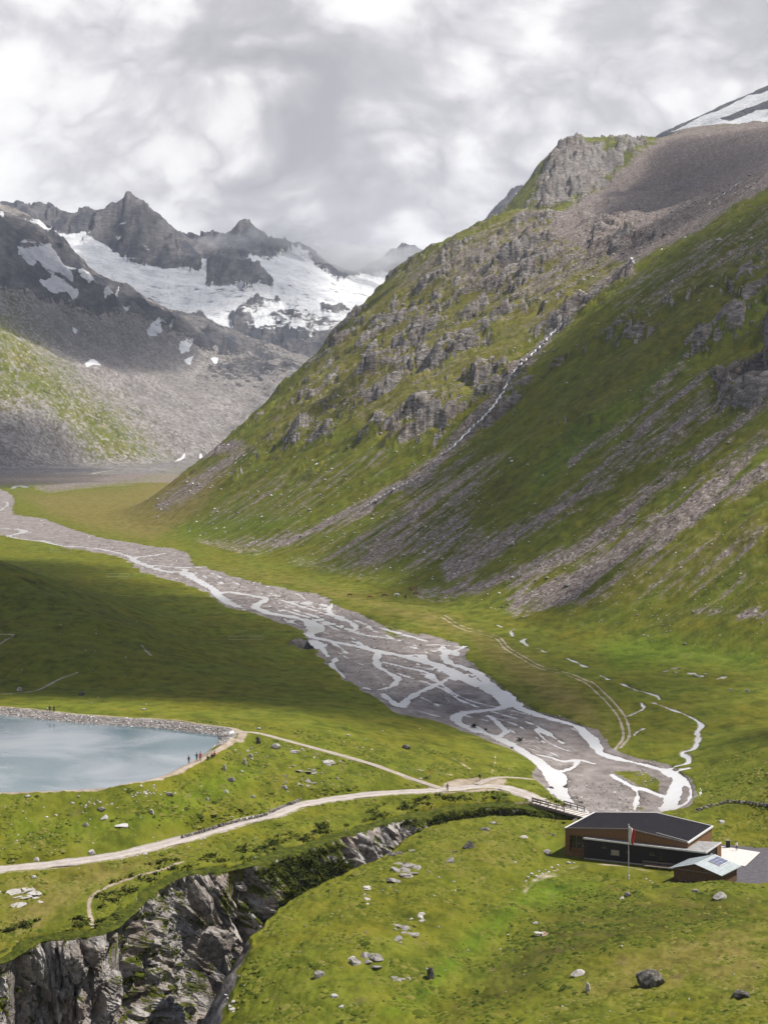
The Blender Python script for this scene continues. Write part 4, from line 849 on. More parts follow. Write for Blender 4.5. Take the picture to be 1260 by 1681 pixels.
ST = {'pale': stone_mat('pale_stone', ((.28,.26,.24), (.46,.43,.40), (.62,.60,.57))), 'grey': stone_mat('grey_stone', ((.12,.11,.10), (.26,.24,.22), (.42,.40,.37))),
      'dark': stone_mat('dark_stone', ((.03,.028,.025), (.085,.077,.068), (.34,.32,.29)), 1, .2), 'white': stone_mat('white_stone', ((.34,.33,.31), (.50,.485,.465), (.62,.61,.59)), 1, .15), 'block': stone_mat('block_stone', ((.10,.088,.078), (.27,.24,.215), (.46,.42,.385)), .55, .35, .55), 'brown': stone_mat('brown_stone', ((.13,.11,.095), (.25,.22,.195), (.36,.325,.29))), 'rust': stone_mat('rusty_stone', ((.20,.12,.085), (.36,.24,.18), (.60,.52,.46)), 1, .1)}
def stone_mesh(seed, sub, sharp=9):
    r = random.Random(seed); b = bmesh.new(); bmesh.ops.create_icosphere(b, subdivisions=sub, radius=1.0)
    P = np.array([v.co[:] for v in b.verts])
    for _ in range(sharp):
        n = np.array([r.gauss(0, 1), r.gauss(0, 1), r.gauss(0, .8)]); n /= np.linalg.norm(n); h = r.uniform(.48, .86)
        d = P@n-h; P -= np.where(d > 0, d, 0)[:, None]*n*.97
    P += .05*np.stack([fbm(P[:, 1]*2+seed, P[:, 2]*2, 2, 3), fbm(P[:, 2]*2+seed, P[:, 0]*2, 2, 5), fbm(P[:, 0]*2+seed, P[:, 1]*2, 2, 7)], 1)
    P[:, 2] = np.where(P[:, 2] < -.35, -.35+(P[:, 2]+.35)*.3, P[:, 2])
    P /= np.abs(P).max(0)
    for v, q in zip(b.verts, P): v.co = q
    me = bpy.data.meshes.new('stone'); b.to_mesh(me); b.free(); me.materials.append(None); return me
BLOCK = [stone_mesh(70+i, 4, 22) for i in range(4)]
for me_ in BLOCK:                                            # cracks and small ledges on the big blocks
    P_ = np.array([v.co[:] for v in me_.vertices]); ha, ea = vcell(P_[:, 0]*2.2+P_[:, 1]*1.1, P_[:, 2]*3.0, 17)
    P_ *= (1+.07*ha-.12*(1-sstep(ea, 0, .15)))[:, None]; me_.vertices.foreach_set('co', P_.ravel()); me_.update()
BIG = [stone_mesh(i, 3, 15) for i in range(6)]; SMALL = [stone_mesh(40+i, 1, 7) for i in range(6)]
def boulder(name, c, r, w, h, tone, label, group=None, big=True, cat='boulder', rot=None, tilt=0.0, depth=None, ymin=120):
    p = hit(c, r+h*.40, ymin, Zs=Z); k = p[1]/F
    o = bpy.data.objects.new(name, random.choice(BIG if big else SMALL)); COL.objects.link(o)
    o.material_slots[0].link = 'OBJECT'; o.material_slots[0].material = ST[tone]
    sx = w*.5*k; sz = h*.62*k; o.scale = (sx, depth*k*.5 if depth else sx*random.uniform(.65, .95), max(sz, .12))
    o.location = (p[0], p[1]+o.scale[1]*.4, p[2]+sz*.22); o.rotation_euler = (tilt, random.uniform(-.12, .12), rot if rot is not None else random.uniform(-.5, .5))
    o['label'] = label; o['category'] = cat
    if group: o['group'] = group
    return o
for a in [(1070,1608,52,32,'dark','large dark boulder with a pale top in the foreground grass'), (1180,1471,28,13,'grey','flat-topped grey boulder in the grass in front of the shed'), (1221,1633,36,12,'dark','low dark rock at the right edge of the foreground slope'), (950,1597,28,9,'pale','long flat pale rock left of the large dark boulder'),
          (965,1620,10,20,'white','upright white rock in the foreground grass'), (878,1515,9,7,'white','single white rock above the reddish slab heap'), (1142,1462,14,6,'grey','small grey rock right of the flagpole in the grass'), (1030,1468,12,9,'grey','pale grey rock in the grass below the flagpole'), (1020,1474,8,6,'pale','small rock beside the grey rock below the flagpole'), (770,1387,23,15,'dark','dark square boulder on the grassy knoll left of the hut'), (738,1412,15,10,'grey','grey boulder below the dark square boulder on the knoll'),
          (797,1361,18,6,'grey','low grey rock near the top of the knoll'), (747,1398,8,6,'grey','small rock left of the dark square boulder'), (897,1399,17,10,'grey','grey boulder in the grass left of the hut'), (858,1374,18,5,'pale','flat pale rock slab on the knoll below the bridge'), (908,1370,6,6,'white','small white stone left of the hut roof'),
          (648,1402,28,7,'dark','long dark rock lying at the gorge edge'),
          (525,1599,21,11,'grey','wedge-shaped grey boulder on the lit hillside'), (578,1573,15,7,'pale','flat pale boulder left of the knobbly outcrop'), (550,1635,15,6,'white','white flat stone near the bottom of the hill'), (560,1652,8,6,'white','small white stone below the white flat stone'), (706,1597,14,26,'dark','dark rock face standing out of the hillside swale'),
          (424,1215,9,15,'dark','dark pointed boulder beside the path at the lake corner'), (453,1225,18,11,'pale','pair of rounded pale boulders near the lake corner'), (411,1240,9,8,'pale','pale boulder below the dark pointed boulder'), (402,1250,8,13,'pale','leaning pale slab below the lake corner'), (380,1279,15,9,'grey','grey tilted boulder on the embankment below the people'), (369,1259,8,12,'pale','narrow pale boulder just below the seated people'),
          (249,1332,11,10,'pale','squat pale boulder in the middle of the embankment'), (167,1328,15,8,'grey','broad boulder under the stony patch of the embankment'), (171,1342,13,8,'white','slanting white boulder on the embankment'), (199,1355,23,5,'white','long thin white slab on the embankment'), (151,1399,13,10,'pale','pale boulder close above the gravel road'), (141,1353,11,7,'grey','grey boulder left of the long white slab'), (279,1303,16,7,'grey','flat grey slab just below the lake rim'), (371,1299,9,6,'white','white stone high on the right of the embankment'), (341,1312,6,7,'pale','upright pale stone on the embankment right'), (415,1307,9,5,'white','white oval stone near the road wall'), (46,1307,10,5,'white','white stone on the lake rim at the left edge'),
          (467,1292,13,8,'pale','pale boulder between lake path and road'), (540,1252,22,10,'pale','large pale rock beside the lake footpath'), (483,1234,18,7,'pale','flat pale rock touching the footpath'), (425,1196,9,5,'white','white stone across the path from the pointed boulder'), (558,1250,6,5,'white','white stone right of the large pale rock by the footpath'),
          (667,1226,15,9,'dark','lone dark boulder on the shaded meadow'), (572,1207,8,4,'pale','pale stone on the shaded meadow above the footpath'), (33,1131,11,8,'pale','pale hut-shaped boulder on the meadow behind the lake'), (135,1138,12,9,'dark','dark boulder on the meadow behind the lake'), (237,1164,8,4,'white','white stone on the meadow strip behind the lake'), (60,1410,10,8,'pale','pale stone above the road near the left edge'),
          (238,1401,8,5,'white','white stone on the lower edge of the road bend'), (56,1440,10,7,'pale','pale stone below the road at the left edge'), (905,1293,10,6,'dark','dark boulder in the rapids above the bridge'), (929,1291,16,8,'dark','dark boulder pair on the gravel bar above the bridge'), (943,1308,14,7,'grey','grey boulder by the water beside the bridge'), (953,1316,10,6,'grey','small boulder at the river edge behind the bridge'),
          (1185,1349,12,6,'pale','pale rock in the grass behind the hut'), (1226,1133,8,5,'pale','pale boulder high on the meadow at the right edge'), (1200,1132,7,4,'white','white stone on the meadow right of the side stream')]:
    boulder('boulder', *a)
# the tall blocks standing in the gorge wall
for c, r, w, h, y, tone, rz, tl, lb in [(331,1480,40,84,243.5,'block',.3,.40,'tall brown slab leaning in the gorge wall below the road bend'), (357,1548,60,62,232,'block',-.5,.30,'big square block wedged in the gorge')]:
    p = P3(c, r, y); k = y/F; o = bpy.data.objects.new('rock_block', random.choice(BLOCK)); COL.objects.link(o)
    o.material_slots[0].link = 'OBJECT'; o.material_slots[0].material = ST[tone]
    o.location = p; o.scale = (w*k*.5, w*k*.45, h*k*.55); o.rotation_euler = (tl, -.62 if c > 500 else -.25, rz); o['label'] = lb; o['category'] = 'rock'
# outcrops: several half-buried rocks each
def outcrop(c, r, w, h, n, tone, label, flat=.5):
    p0 = hit(c, r+h*.3, Zs=Z); root = bpy.data.objects.new('outcrop', None); COL.objects.link(root); root.location = p0; root['label'] = label; root['category'] = 'outcrop'; k = p0[1]/F
    for i in range(n):
        cc = c+random.gauss(0, w*.24); rr = r+random.gauss(0, h*.24); q = hit(cc, rr, Zs=Z); o = bpy.data.objects.new('rock', random.choice(BIG)); COL.objects.link(o); o.parent = root
        o.material_slots[0].link = 'OBJECT'; o.material_slots[0].material = ST[tone]; s_ = w*k*random.uniform(.10, .26)
        o.scale = (s_, s_*random.uniform(.8, 1.4), s_*flat*random.uniform(.5, 1.0)); o.location = np.array((q[0], q[1], q[2]-.02))-p0; o.rotation_euler = (random.uniform(-.25, .25), random.uniform(-.25, .25), random.uniform(0, 3))
for a in [(615,1577,54,34,9,'grey','knobbly grey outcrop in the middle of the grassy hill'), (660,1527,40,24,7,'grey','rounded grey outcrop above the knobbly outcrop'), (688,1504,30,16,7,'pale','broken pale rocks above the rounded outcrop'), (602,1468,28,26,7,'pale','pale grey outcrop near the gorge edge on the hill'), (668,1428,54,40,12,'grey','broad bare rock slab at the top of the grassy hill',.28), (655,1606,38,11,6,'grey','low grey outcrop below the knobbly outcrop'), (505,1287,26,15,7,'grey','rough grey outcrop between footpath and road'), (510,1265,34,12,6,'grey','low outcrop below the lake footpath',.3), (46,1470,64,26,16,'pale','long pale rock rib in the dry grass below the road',.16), (5,1464,18,12,4,'pale','pale rocks at the left picture edge below the road'), (1145,1109,34,9,6,'pale','pale rock slab at the foot of the right slope',.3), (1180,1112,26,9,5,'pale','second rock slab at the foot of the right slope',.3), (1100,1101,30,6,5,'grey','narrow rock slab left at the foot of the right slope',.3), (382,1655,18,40,10,'pale','pale broken rocks along the near gorge rim'), (398,1610,12,16,5,'pale','small rocks on the near gorge rim above the broken ones'), (805,1352,26,5,4,'grey','rocks below the road bank near the bridge')]:
    outcrop(*a)
# heap of reddish slabs
pr = hit(890, 1536, Zs=Z); rp_ = bpy.data.objects.new('rock_heap', None); COL.objects.link(rp_); rp_.location = pr; rp_['label'] = 'heap of reddish broken slabs in the green hollow'; rp_['category'] = 'rock'
for i in range(7):
    o = bpy.data.objects.new('slab', random.choice(SMALL)); COL.objects.link(o); o.parent = rp_; o.material_slots[0].link = 'OBJECT'; o.material_slots[0].material = ST['rust' if i % 3 else 'white']
    o.location = (random.uniform(-.8, .8), random.uniform(-.4, .5), .1+.12*(i % 4)); o.scale = (random.uniform(.35, .7), random.uniform(.25, .5), random.uniform(.08, .16)); o.rotation_euler = (random.uniform(-.3, .3), random.uniform(-.3, .3), random.uniform(0, 3))
# small stones that nothing tells apart
def stones(px, name, tone, label, group, size=(4, 7)):
    for c, r in px:
        w = random.uniform(*size); boulder(name, c, r, w, w*random.uniform(.5, .85), random.choice(tone), label, group, big=False, cat='stone')
R_ = random.Random(5)
stones([(146,1316),(134,1322),(175,1321),(184,1319),(163,1318),(193,1326),(150,1311),(120,1318),(230,1302),(242,1297),(252,1301),(248,1303),(218,1308),(222,1306),(92,1338),(77,1341),(252,1293),(240,1303),(256,1297)]+[(R_.gauss(235, 26), R_.gauss(1303, 6)) for _ in range(16)]+[(R_.gauss(150, 22), R_.gauss(1319, 5)) for _ in range(14)], 'stone', ('pale', 'white', 'white'), 'small pale stone in the stony patch under the lake rim', 'stones in the stony patches under the lake rim', (3, 6))
stones([(57,1392),(33,1390),(84,1400),(103,1380),(153,1384),(91,1395),(5,1393),(26,1383),(312,1307),(382,1341),(378,1341),(30,1370),(300,1330),(330,1290)]+[(R_.uniform(5, 420), R_.uniform(1322, 1385)) for _ in range(34)], 'stone', ('pale', 'white'), 'small pale stone lying loose on the grassy embankment', 'loose stones on the embankment', (2.5, 4.5))
stones([(406,1232),(413,1228),(420,1236),(425,1245),(438,1242),(433,1258),(396,1236),(386,1231),(478,1229),(490,1233),(496,1230),(500,1241),(515,1243),(521,1245),(530,1249),(475,1260),(482,1257),(430,1268),(470,1273),(452,1282),(573,1250),(585,1227),(595,1227),(610,1230),(690,1278),(520,1238)]+[(R_.uniform(395, 600), R_.uniform(1225, 1300)) for _ in range(22)], 'stone', ('pale', 'white', 'grey'), 'small pale stone in the grass between lake corner and road', 'stones between the lake corner and the road', (3, 6))
stones([(260,1398),(290,1397),(225,1405),(200,1412),(240,1408),(180,1416),(270,1395),(310,1390),(130,1425),(330,1385),(420,1395),(432,1396),(418,1407),(455,1404)]+[(R_.uniform(20, 330), 0) for _ in range(0)], 'stone', ('pale', 'white'), 'small pale stone scattered along the lower road edge', 'stones along the lower road edge', (3, 5))
stones([(640,1455),(650,1462),(628,1462),(615,1455),(545,1500),(560,1503),(535,1518),(580,1490),(720,1440),(785,1478),(745,1447),(712,1470),(840,1460),(457,1549),(491,1562),(510,1556),(560,1588),(607,1614),(690,1600),(700,1590),(735,1570),(835,1522),(845,1415),(860,1410),(500,1520),(470,1535),(600,1530)]+[(R_.uniform(440, 860), R_.uniform(1420, 1660)) for _ in range(16)], 'stone', ('pale', 'grey', 'grey', 'white'), 'small stone lying on the grassy hill above the gorge', 'stones on the grassy hill', (2.5, 5.5))
stones([(866,1440),(872,1434),(884,1430),(895,1428),(905,1424),(915,1420),(925,1421),(933,1416),(941,1417),(880,1438),(890,1434),(900,1431),(862,1446),(1066,1446),(1070,1449),(1060,1443),(1031,1437)], 'stone', ('white', 'pale'), 'small white stone along the bare strip in front of the hut', 'stones on the bare strip before the hut', (4, 8))
stones([(1203,1599),(1210,1625),(1235,1626),(905,1680),(885,1676),(895,1670),(930,1650),(955,1610),(840,1560),(860,1600),(1130,1640),(1000,1660),(830,1628)]+[(R_.uniform(820, 1250), R_.uniform(1480, 1670)) for _ in range(10)], 'stone', ('pale', 'grey', 'white'), 'small stone in the foreground slope grass on the right', 'stones in the foreground slope', (2.5, 5))
stones([(0+R_.uniform(10, 250), R_.uniform(1020, 1160)) for _ in range(14)]+[(R_.uniform(450, 850), R_.uniform(1170, 1270)) for _ in range(24)], 'stone', ('pale', 'grey'), 'small pale stone dotting the shaded meadow', 'stones on the shaded meadow', (2.5, 4.5))

def stone_row(name, px, n, h, label, tone=('grey', 'dark', 'grey'), ymin=120):
    ln = smooth_line(hits(px, ymin), 8); root = bpy.data.objects.new(name, None); COL.objects.link(root); root.location = ln[0]; root['label'] = label; root['category'] = 'wall'
    d = np.concatenate([[0], np.cumsum(np.linalg.norm(np.diff(ln[:, :2], axis=0), axis=1))])
    for i in range(n):
        s = d[-1]*(i+.5)/n; x, y = np.interp(s, d, ln[:, 0]), np.interp(s, d, ln[:, 1]); lvl = i % 2
        o = bpy.data.objects.new('stone', random.choice(SMALL)); COL.objects.link(o); o.parent = root; o.material_slots[0].link = 'OBJECT'; o.material_slots[0].material = ST[random.choice(tone)]
        w = d[-1]/n*random.uniform(.75, 1.1); o.scale = (w, w*.6, h*random.uniform(.35, .55)); z = float(ground(x, y))
        o.location = np.array([x+random.uniform(-.1, .1), y+random.uniform(-.15, .15), z+h*(.2+.35*lvl)])-ln[0]; o.rotation_euler = (0, random.uniform(-.2, .2), random.uniform(-.4, .4))
stone_row('retaining_wall', [(297,1376),(330,1366),(380,1353),(440,1336)], 64, .9, 'low dark retaining wall of rough stones on the upper road edge')
stone_row('retaining_wall', [(442,1331),(465,1322),(493,1310)], 30, .8, 'short stone wall beside the road bend under the outcrop')
stone_row('dry_stone_wall', [(1140,1334),(1170,1328),(1210,1323),(1290,1321)], 50, .8, 'low dry stone wall across the meadow behind the hut')
print('stones', round(time.time()-T0, 1))
# ------------------------------------------------------------------ building helpers
def flat_mat(name, a, b=None, scale=2.0, rough=.8, stretch=(1, 1, 1), spec=.3, metal=0.0):
    m, t, p = mat_new(name); pos = t.new('ShaderNodeNewGeometry').outputs['Position']
    n = t.noise(t.mapping(pos, sc=stretch), scale, 5, .62)
    t.put(p.inputs['Base Color'], t.mix(1.0, t.ramp(n, [(.34, a), (.66, b or tuple(min(1, c*1.35) for c in a))]), (.8, .8, .8), 'MULTIPLY')); p.inputs['Roughness'].default_value = rough
    p.inputs['Specular IOR Level'].default_value = spec; p.inputs['Metallic'].default_value = metal; return m
LARCH = flat_mat('larch_cladding', (.115,.056,.024), (.235,.120,.048), 3, .8, (1, 1, 7)); DARKW = flat_mat('dark_cladding', (.010,.007,.009), (.022,.016,.019), 3, .75, (1, 1, 6))
BITU = flat_mat('roof_membrane', (.011,.010,.013), (.020,.018,.023), .8, .9, spec=.08); GREYR = flat_mat('grey_roof', (.20,.195,.19), (.32,.31,.30), 1.2, .8); TRIM = flat_mat('metal_trim', (.55,.54,.53), (.68,.67,.66), 2, .5)
GLASS = flat_mat('dark_glass', (.012,.013,.015), (.02,.021,.024), 1, .08, spec=.5); WGLASS = flat_mat('pale_window', (.22,.20,.17), (.35,.33,.29), 4, .2)
LOG = flat_mat('weathered_log', (.055,.032,.018), (.19,.105,.055), 2.5, .85, (1, 1, 6)); SHEET = flat_mat('green_sheet_roof', (.34,.38,.385), (.46,.50,.505), 1.5, .5); SOLAR = flat_mat('solar_cell', (.10,.11,.17), (.15,.16,.23), 3, .15, spec=.6)
WOOD = flat_mat('grey_timber', (.13,.095,.075), (.24,.19,.155), 4, .85); CONC = flat_mat('pale_concrete', (.58,.56,.53), (.72,.70,.67), 1.5, .85); ASPH = flat_mat('dark_paving', (.065,.06,.068), (.11,.10,.112), 1.2, .9); DECKM = flat_mat('pale_decking', (.52,.47,.43), (.66,.61,.57), 1.2, .8)
WHITE = flat_mat('white_paint', (.72,.72,.71), (.8,.8,.8)); RED = flat_mat('red_cloth', (.50,.02,.02), (.62,.04,.035)); YEL = flat_mat('yellow_paint', (.62,.42,.02), (.75,.55,.04)); SKIN = flat_mat('skin', (.45,.27,.19)); BLACK = flat_mat('black_cloth', (.012,.012,.013), (.03,.03,.032)); BLUE = flat_mat('blue_cloth', (.03,.09,.22), (.05,.15,.32)); BROWN = flat_mat('brown_hide', (.16,.07,.025), (.27,.13,.05)); PINK = flat_mat('pink_cloth', (.62,.30,.33)); DBROWN = flat_mat('brown_cloth', (.12,.05,.03)); HAIR = flat_mat('dark_hair', (.02,.014,.01))
def thing(name, label, cat, loc, rz=0.0, group=None, kind=None):
    o = bpy.data.objects.new(name, None); COL.objects.link(o); o.location = loc; o.rotation_euler = (0, 0, rz); o['label'] = label; o['category'] = cat
    if group: o['group'] = group
    return o
def solid(name, bot, top, mat, parent, origin=(0, 0, 0), bevel=0.0):
    """closed prism between two polygons of equal length (world places), stored relative to origin"""
    n = len(bot); me = bpy.data.meshes.new(name); og = np.array(origin)
    V = [tuple(np.array(p, float)-og) for p in list(bot)+list(top)]
    me.from_pydata(V, [], [list(range(n))[::-1], list(range(n, 2*n))]+[[i, (i+1) % n, n+(i+1) % n, n+i] for i in range(n)])
    b = bmesh.new(); b.from_mesh(me); bmesh.ops.recalc_face_normals(b, faces=b.faces)
    if bevel: bmesh.ops.bevel(b, geom=list(b.edges), offset=bevel, segments=1, affect='EDGES')
    b.to_mesh(me); b.free(); me.materials.append(mat); return link(name, me, parent)
def lerp(a, b, t): return tuple(np.array(a, float)*(1-t)+np.array(b, float)*t)
def at(p, z): return (p[0], p[1], z)
def panel(name, a, b, z0, z1, n, th, mat, parent, og, off=0.0):
    """upright slab along a-b (plan), between z0 and z1, thickness th towards n"""
    a0 = np.array(a[:2])+np.array(n)*off; b0 = np.array(b[:2])+np.array(n)*off; a1 = a0+np.array(n)*th; b1 = b0+np.array(n)*th
    za, zb = (z1, z1) if np.isscalar(z1) else z1
    return solid(name, [(*a0, z0), (*b0, z0), (*b1, z0), (*a1, z0)], [(*a0, za), (*b0, zb), (*b1, zb), (*a1, za)], mat, parent, og)

# ------------------------------------------------------------------ mountain hut
og = (46.0, 268.0, 4.0); hut = thing('mountain_hut', 'modern dark-roofed mountain hut with orange wood trim beside the river', 'hut', og)
FL, FM, FR = (34.0,269.1), (45.3,264.6), (55.2,260.6); DP = np.array((7.2, 11.6)); zl, zm, zr = 9.15, 10.2, 8.7; TK = .32
bk = lambda p, t=1.0: tuple(np.array(p[:2])+DP*t)
fwd = np.array((.928, -.371)); nf_ = np.array((-.371, -.928))              # along the front, and out of it
for nm_, a, b, za, zb in (('roof', FL, FM, zl, zm), ('roof', FM, FR, zm, zr)):
    e = 0.004 if a is FM else 0
    rf = solid(nm_, [at(a, za-TK), at(b, zb-TK), at(bk(b), zb-TK), at(bk(a), za-TK)], [at(a, za+e), at(b, zb), at(bk(b), zb), at(bk(a), za+e)], BITU, hut, og)
# seam lines and pale edge trims
def trim(a, b, w, up_, parent=hut, mat=TRIM, name='roof_edge'):
    a = np.array(a, float); b = np.array(b, float); d = (b-a)/np.linalg.norm(b-a); s = np.cross(d, (0, 0, 1)); s /= np.linalg.norm(s); s *= w/2; u_ = np.array((0, 0, up_)); lo = np.array((0, 0, -.24))
    return solid(name, [a-s+lo, b-s+lo, b+s+lo, a+s+lo], [a-s+u_, b-s+u_, b+s+u_, a+s+u_], mat, parent, og)
ins = lambda p, q, t: tuple(lerp(p, q, t))
trim(at(FL, zl), at(bk(FL), zl), .34, .05); trim(at(bk(FL), zl), at(bk(FM), zm), .2, .05); trim(at(bk(FM), zm), at(bk(FR), zr), .2, .05); trim(at(FR, zr), at(bk(FR), zr), .3, .05)
trim(at(FL, zl), at(FM, zm), .14, .03, mat=WOOD); trim(at(FM, zm), at(FR, zr), .14, .03, mat=WOOD)
sA = lerp(at(FM, zm), at(FR, zr), .42); sB = lerp(at(FM, zm), at(FR, zr), .99); trim(np.array(sA)+(*DP*.10, .02), np.array(sB)+(*DP*.05, .02), .22, .02, mat=GREYR, name='roof_seam')
# body: larch walls, deep front beam, recessed glazing
i_ = .35
def inner(p, t): return tuple(np.array(p)+DP*t)
W0, W1, W2 = np.array(FL)+fwd*i_, np.array(FM), np.array(FR)-fwd*i_
solid('wall', [at(inner(W0, .10), 4), at(inner(W2, .10), 4), at(inner(W2, .97), 4), at(inner(W0, .97), 4)], [at(inner(W0, .10), zl-TK-.01), at(inner(W2, .10), zr-TK-.05), at(inner(W2, .97), zr-TK-.05), at(inner(W0, .97), zl-TK-.01)], DARKW, hut, og)
panel('side_wall', inner(W2, .03), inner(W2, .99), 4, zr-TK-.004, fwd, .22, LARCH, hut, og, .02)
panel('side_wall', inner(W0, .03), inner(W0, .99), 4, zl-TK-.004, -fwd, .22, LARCH, hut, og, .02)
panel('front_beam', FL, FM, zl-TK-.95, (zl-TK-.004, zm-TK-.004), -nf_, .3, LARCH, hut, og, .03)
panel('front_beam', FM, FR, zr-TK-.75, (zm-TK-.004, zr-TK-.004), -nf_, .3, LARCH, hut, og, .031)
panel('front_pillar', FL, tuple(np.array(FL)+fwd*.85), 4, zl-TK-.96, -nf_, .35, LARCH, hut, og, .02)
panel('front_sill', tuple(np.array(FL)+fwd*.86), tuple(np.array(FL)+fwd*4.2), 4, 4.75, -nf_, .3, LARCH, hut, og, .025)
wn = panel('window', tuple(np.array(FL)+fwd*.9), tuple(np.array(FL)+fwd*4.2), 4.76, 7.8, -nf_, .06, GLASS, hut, og, .7)
for k in (.33, .66):
    a = np.array(FL)+fwd*(.9+3.3*k); o = panel('mullion', tuple(a-fwd*.04), tuple(a+fwd*.04), 4.77, 7.79, -nf_, .08, WOOD, wn, og, .6); o.parent = wn
bw = panel('window_bench', tuple(np.array(FL)+fwd*1.0), tuple(np.array(FL)+fwd*4.0), 4.77, 5.5, -nf_, .2, LARCH, hut, og, .45)
# annex: long dark box in front with a pale flat roof
AL, AR = np.array((37.2, 266.7)), np.array((57.9, 258.4)); AD = np.array((4.3, 6.7)); za_, zb_ = 7.75, 7.38
aw = solid('annex_wall', [at(AL, 4), at(AR, 4), at(AR+AD, 4), at(AL+AD*.28, 4)], [at(AL, za_), at(AR, zb_), at(AR+AD, zb_), at(AL+AD*.28, za_)], DARKW, hut, og)
af = (AR-AL)/np.linalg.norm(AR-AL); an = np.array((af[1], -af[0])); o1 = np.array(AL)+an*.12-af*.12; o2 = np.array(AR)+an*.12+af*.12
solid('annex_roof', [at(o1, za_+.005), at(o2, zb_+.005), at(o2+AD*1.02, zb_+.005), at(o1+AD*.28, za_+.005)], [at(o1, za_+.2), at(o2, zb_+.2), at(o2+AD*1.02, zb_+.2), at(o1+AD*.28, za_+.2)], GREYR, hut, og)
trim(at(o1, za_+.2), at(o2, zb_+.2), .12, .05, name='annex_roof_edge'); trim(at(o2, zb_+.2), at(o2+AD*1.02, zb_+.2), .12, .05, name='annex_roof_edge')
def on_annex(c, z, s): return tuple(np.array(AL)+af*s)
for s, z0, z1, wd, mt in ((5.1, 5.35, 6.25, 1.5, WGLASS), (3.4, 6.5, 7.1, .8, GLASS), (12.2, 6.1, 6.8, .9, GLASS), (8.0, 6.2, 6.6, .5, GLASS)):
    a = np.array(AL)+af*s; w_ = panel('window', tuple(a), tuple(a+af*wd), z0, z1, an, .05, mt, hut, og, .003)
    f_ = panel('window_frame', tuple(a-af*.1), tuple(a+af*(wd+.1)), z0-.1, z0-.003, an, .09, WOOD, w_, og, .003)
a = np.array(AL)+af*1.8; panel('door', tuple(np.array(AR)-af*8.4), tuple(np.array(AR)-af*7.4), 4.02, 6.1, an, .05, GLASS, hut, og, .003)
e_ = AR+AD; ad = AD/np.linalg.norm(AD); en = np.array((ad[1], -ad[0]))
panel('end_wall', tuple(AR+ad*5.6), tuple(AR+ad*7.9), 4, zb_-.02, en, .2, LARCH, hut, og, .004); w_ = panel('window', tuple(AR+ad*2.6), tuple(AR+ad*3.6), 5.2, 6.6, en, .05, WGLASS, hut, og, .004)
panel('plinth', tuple(AL), tuple(AR), 3.6, 4.25, an, .08, GREYR, hut, og, .004)
# benches on the front wall
for s, lb in ((11.0, 'long brown bench along the dark front wall of the hut'), (11.6, 'second lower bench on the ground before the hut front')):
    lo = s > 11.2; a = np.array(AL)+af*s+an*(1.5 if lo else .35); b = thing('bench', lb, 'bench', (*a, 4.0)); L2 = 5.2 if lo else 6.4
    panel('seat', tuple(a), tuple(a+af*L2), 4.42, 4.52, an, .42, WOOD, b, (*a, 4.0))
    if not lo: panel('backrest', tuple(a), tuple(a+af*L2), 4.7, 5.0, an, .06, WOOD, b, (*a, 4.0), -.02)
    for k in (.05, .5, .95): q_ = a+af*L2*k; panel('leg', tuple(q_-af*.05), tuple(q_+af*.05), 3.95, 4.42, an, .36, WOOD, b, (*a, 4.0), .02)
# terrace and deck
tz = lambda c, r, z: Pz(c, r, z)
me = solid('terrace', [tz(c, r, 3.8) for c, r in [(1178,1386),(1330,1398),(1330,1452),(1190,1452),(1160,1430)]], [tz(c, r, 4.06) for c, r in [(1178,1386),(1330,1398),(1330,1452),(1190,1452),(1160,1430)]], ASPH, None); me['kind'] = 'structure'; me['label'] = 'dark paved terrace beside the hut'
me = solid('deck', [tz(c, r, 4.0) for c, r in [(1183,1389),(1247,1399),(1222,1422),(1175,1412)]], [tz(c, r, 4.18) for c, r in [(1183,1389),(1247,1399),(1222,1422),(1175,1412)]], DECKM, None); me['kind'] = 'structure'; me['label'] = 'pale bright decking on the sunny side of the hut'
p = Pz(1194, 1391, 4.18); bx_ = thing('stove_box', 'black upright box on the pale deck', 'box', p); solid('body', [(-.35,-.3,0),(.35,-.3,0),(.35,.3,0),(-.35,.3,0)], [(-.33,-.28,1.3),(.33,-.28,1.3),(.33,.28,1.3),(-.33,.28,1.3)], BLACK, bx_, bevel=.03); solid('lid', [(-.38,-.33,1.31),(.38,-.33,1.31),(.38,.33,1.31),(-.38,.33,1.31)], [(-.36,-.31,1.4),(.36,-.31,1.4),(.36,.31,1.4),(-.36,.31,1.4)], GREYR, bx_)
# ------------------------------------------------------------------ shed
sg = (55.0, 252.0, 4.0); shed = thing('shed', 'small log shed with pale green roof and solar panel', 'shed', sg)
EL, RG, ER = np.array((49.9,251.7)), np.array((54.05,249.45)), np.array((58.2,247.2)); SD = np.array((4.9,5.9)); ze, zg = 6.65, 8.06
for a, b, z0, z1, mt in ((EL, RG, ze, zg, SHEET), (RG, ER, zg, ze, SHEET)):
    e = .004 if a is EL else 0
    rf = solid('roof', [at(a, z0-.12), at(b, z1-.12), at(b+SD, z1-.12), at(a+SD, z0-.12)], [at(a, z0), at(b, z1+e), at(b+SD, z1+e), at(a+SD, z0)], mt, shed, sg)
    for k in range(1, 12):
        q0 = a+SD*k/12; q1 = b+SD*k/12; r_ = solid('roof_rib', [at(q0-SD*.004, z0), at(q1-SD*.004, z1), at(q1+SD*.004, z1), at(q0+SD*.004, z0)], [at(q0-SD*.004, z0+.04), at(q1-SD*.004, z1+.04), at(q1+SD*.004, z1+.04), at(q0+SD*.004, z0+.04)], SHEET, rf, sg)
t0, t1 = .16, .60
def on_r(t, d, up_=.06): return (*(RG*(1-t)+ER*t+SD*d), zg*(1-t)+ze*t+up_)
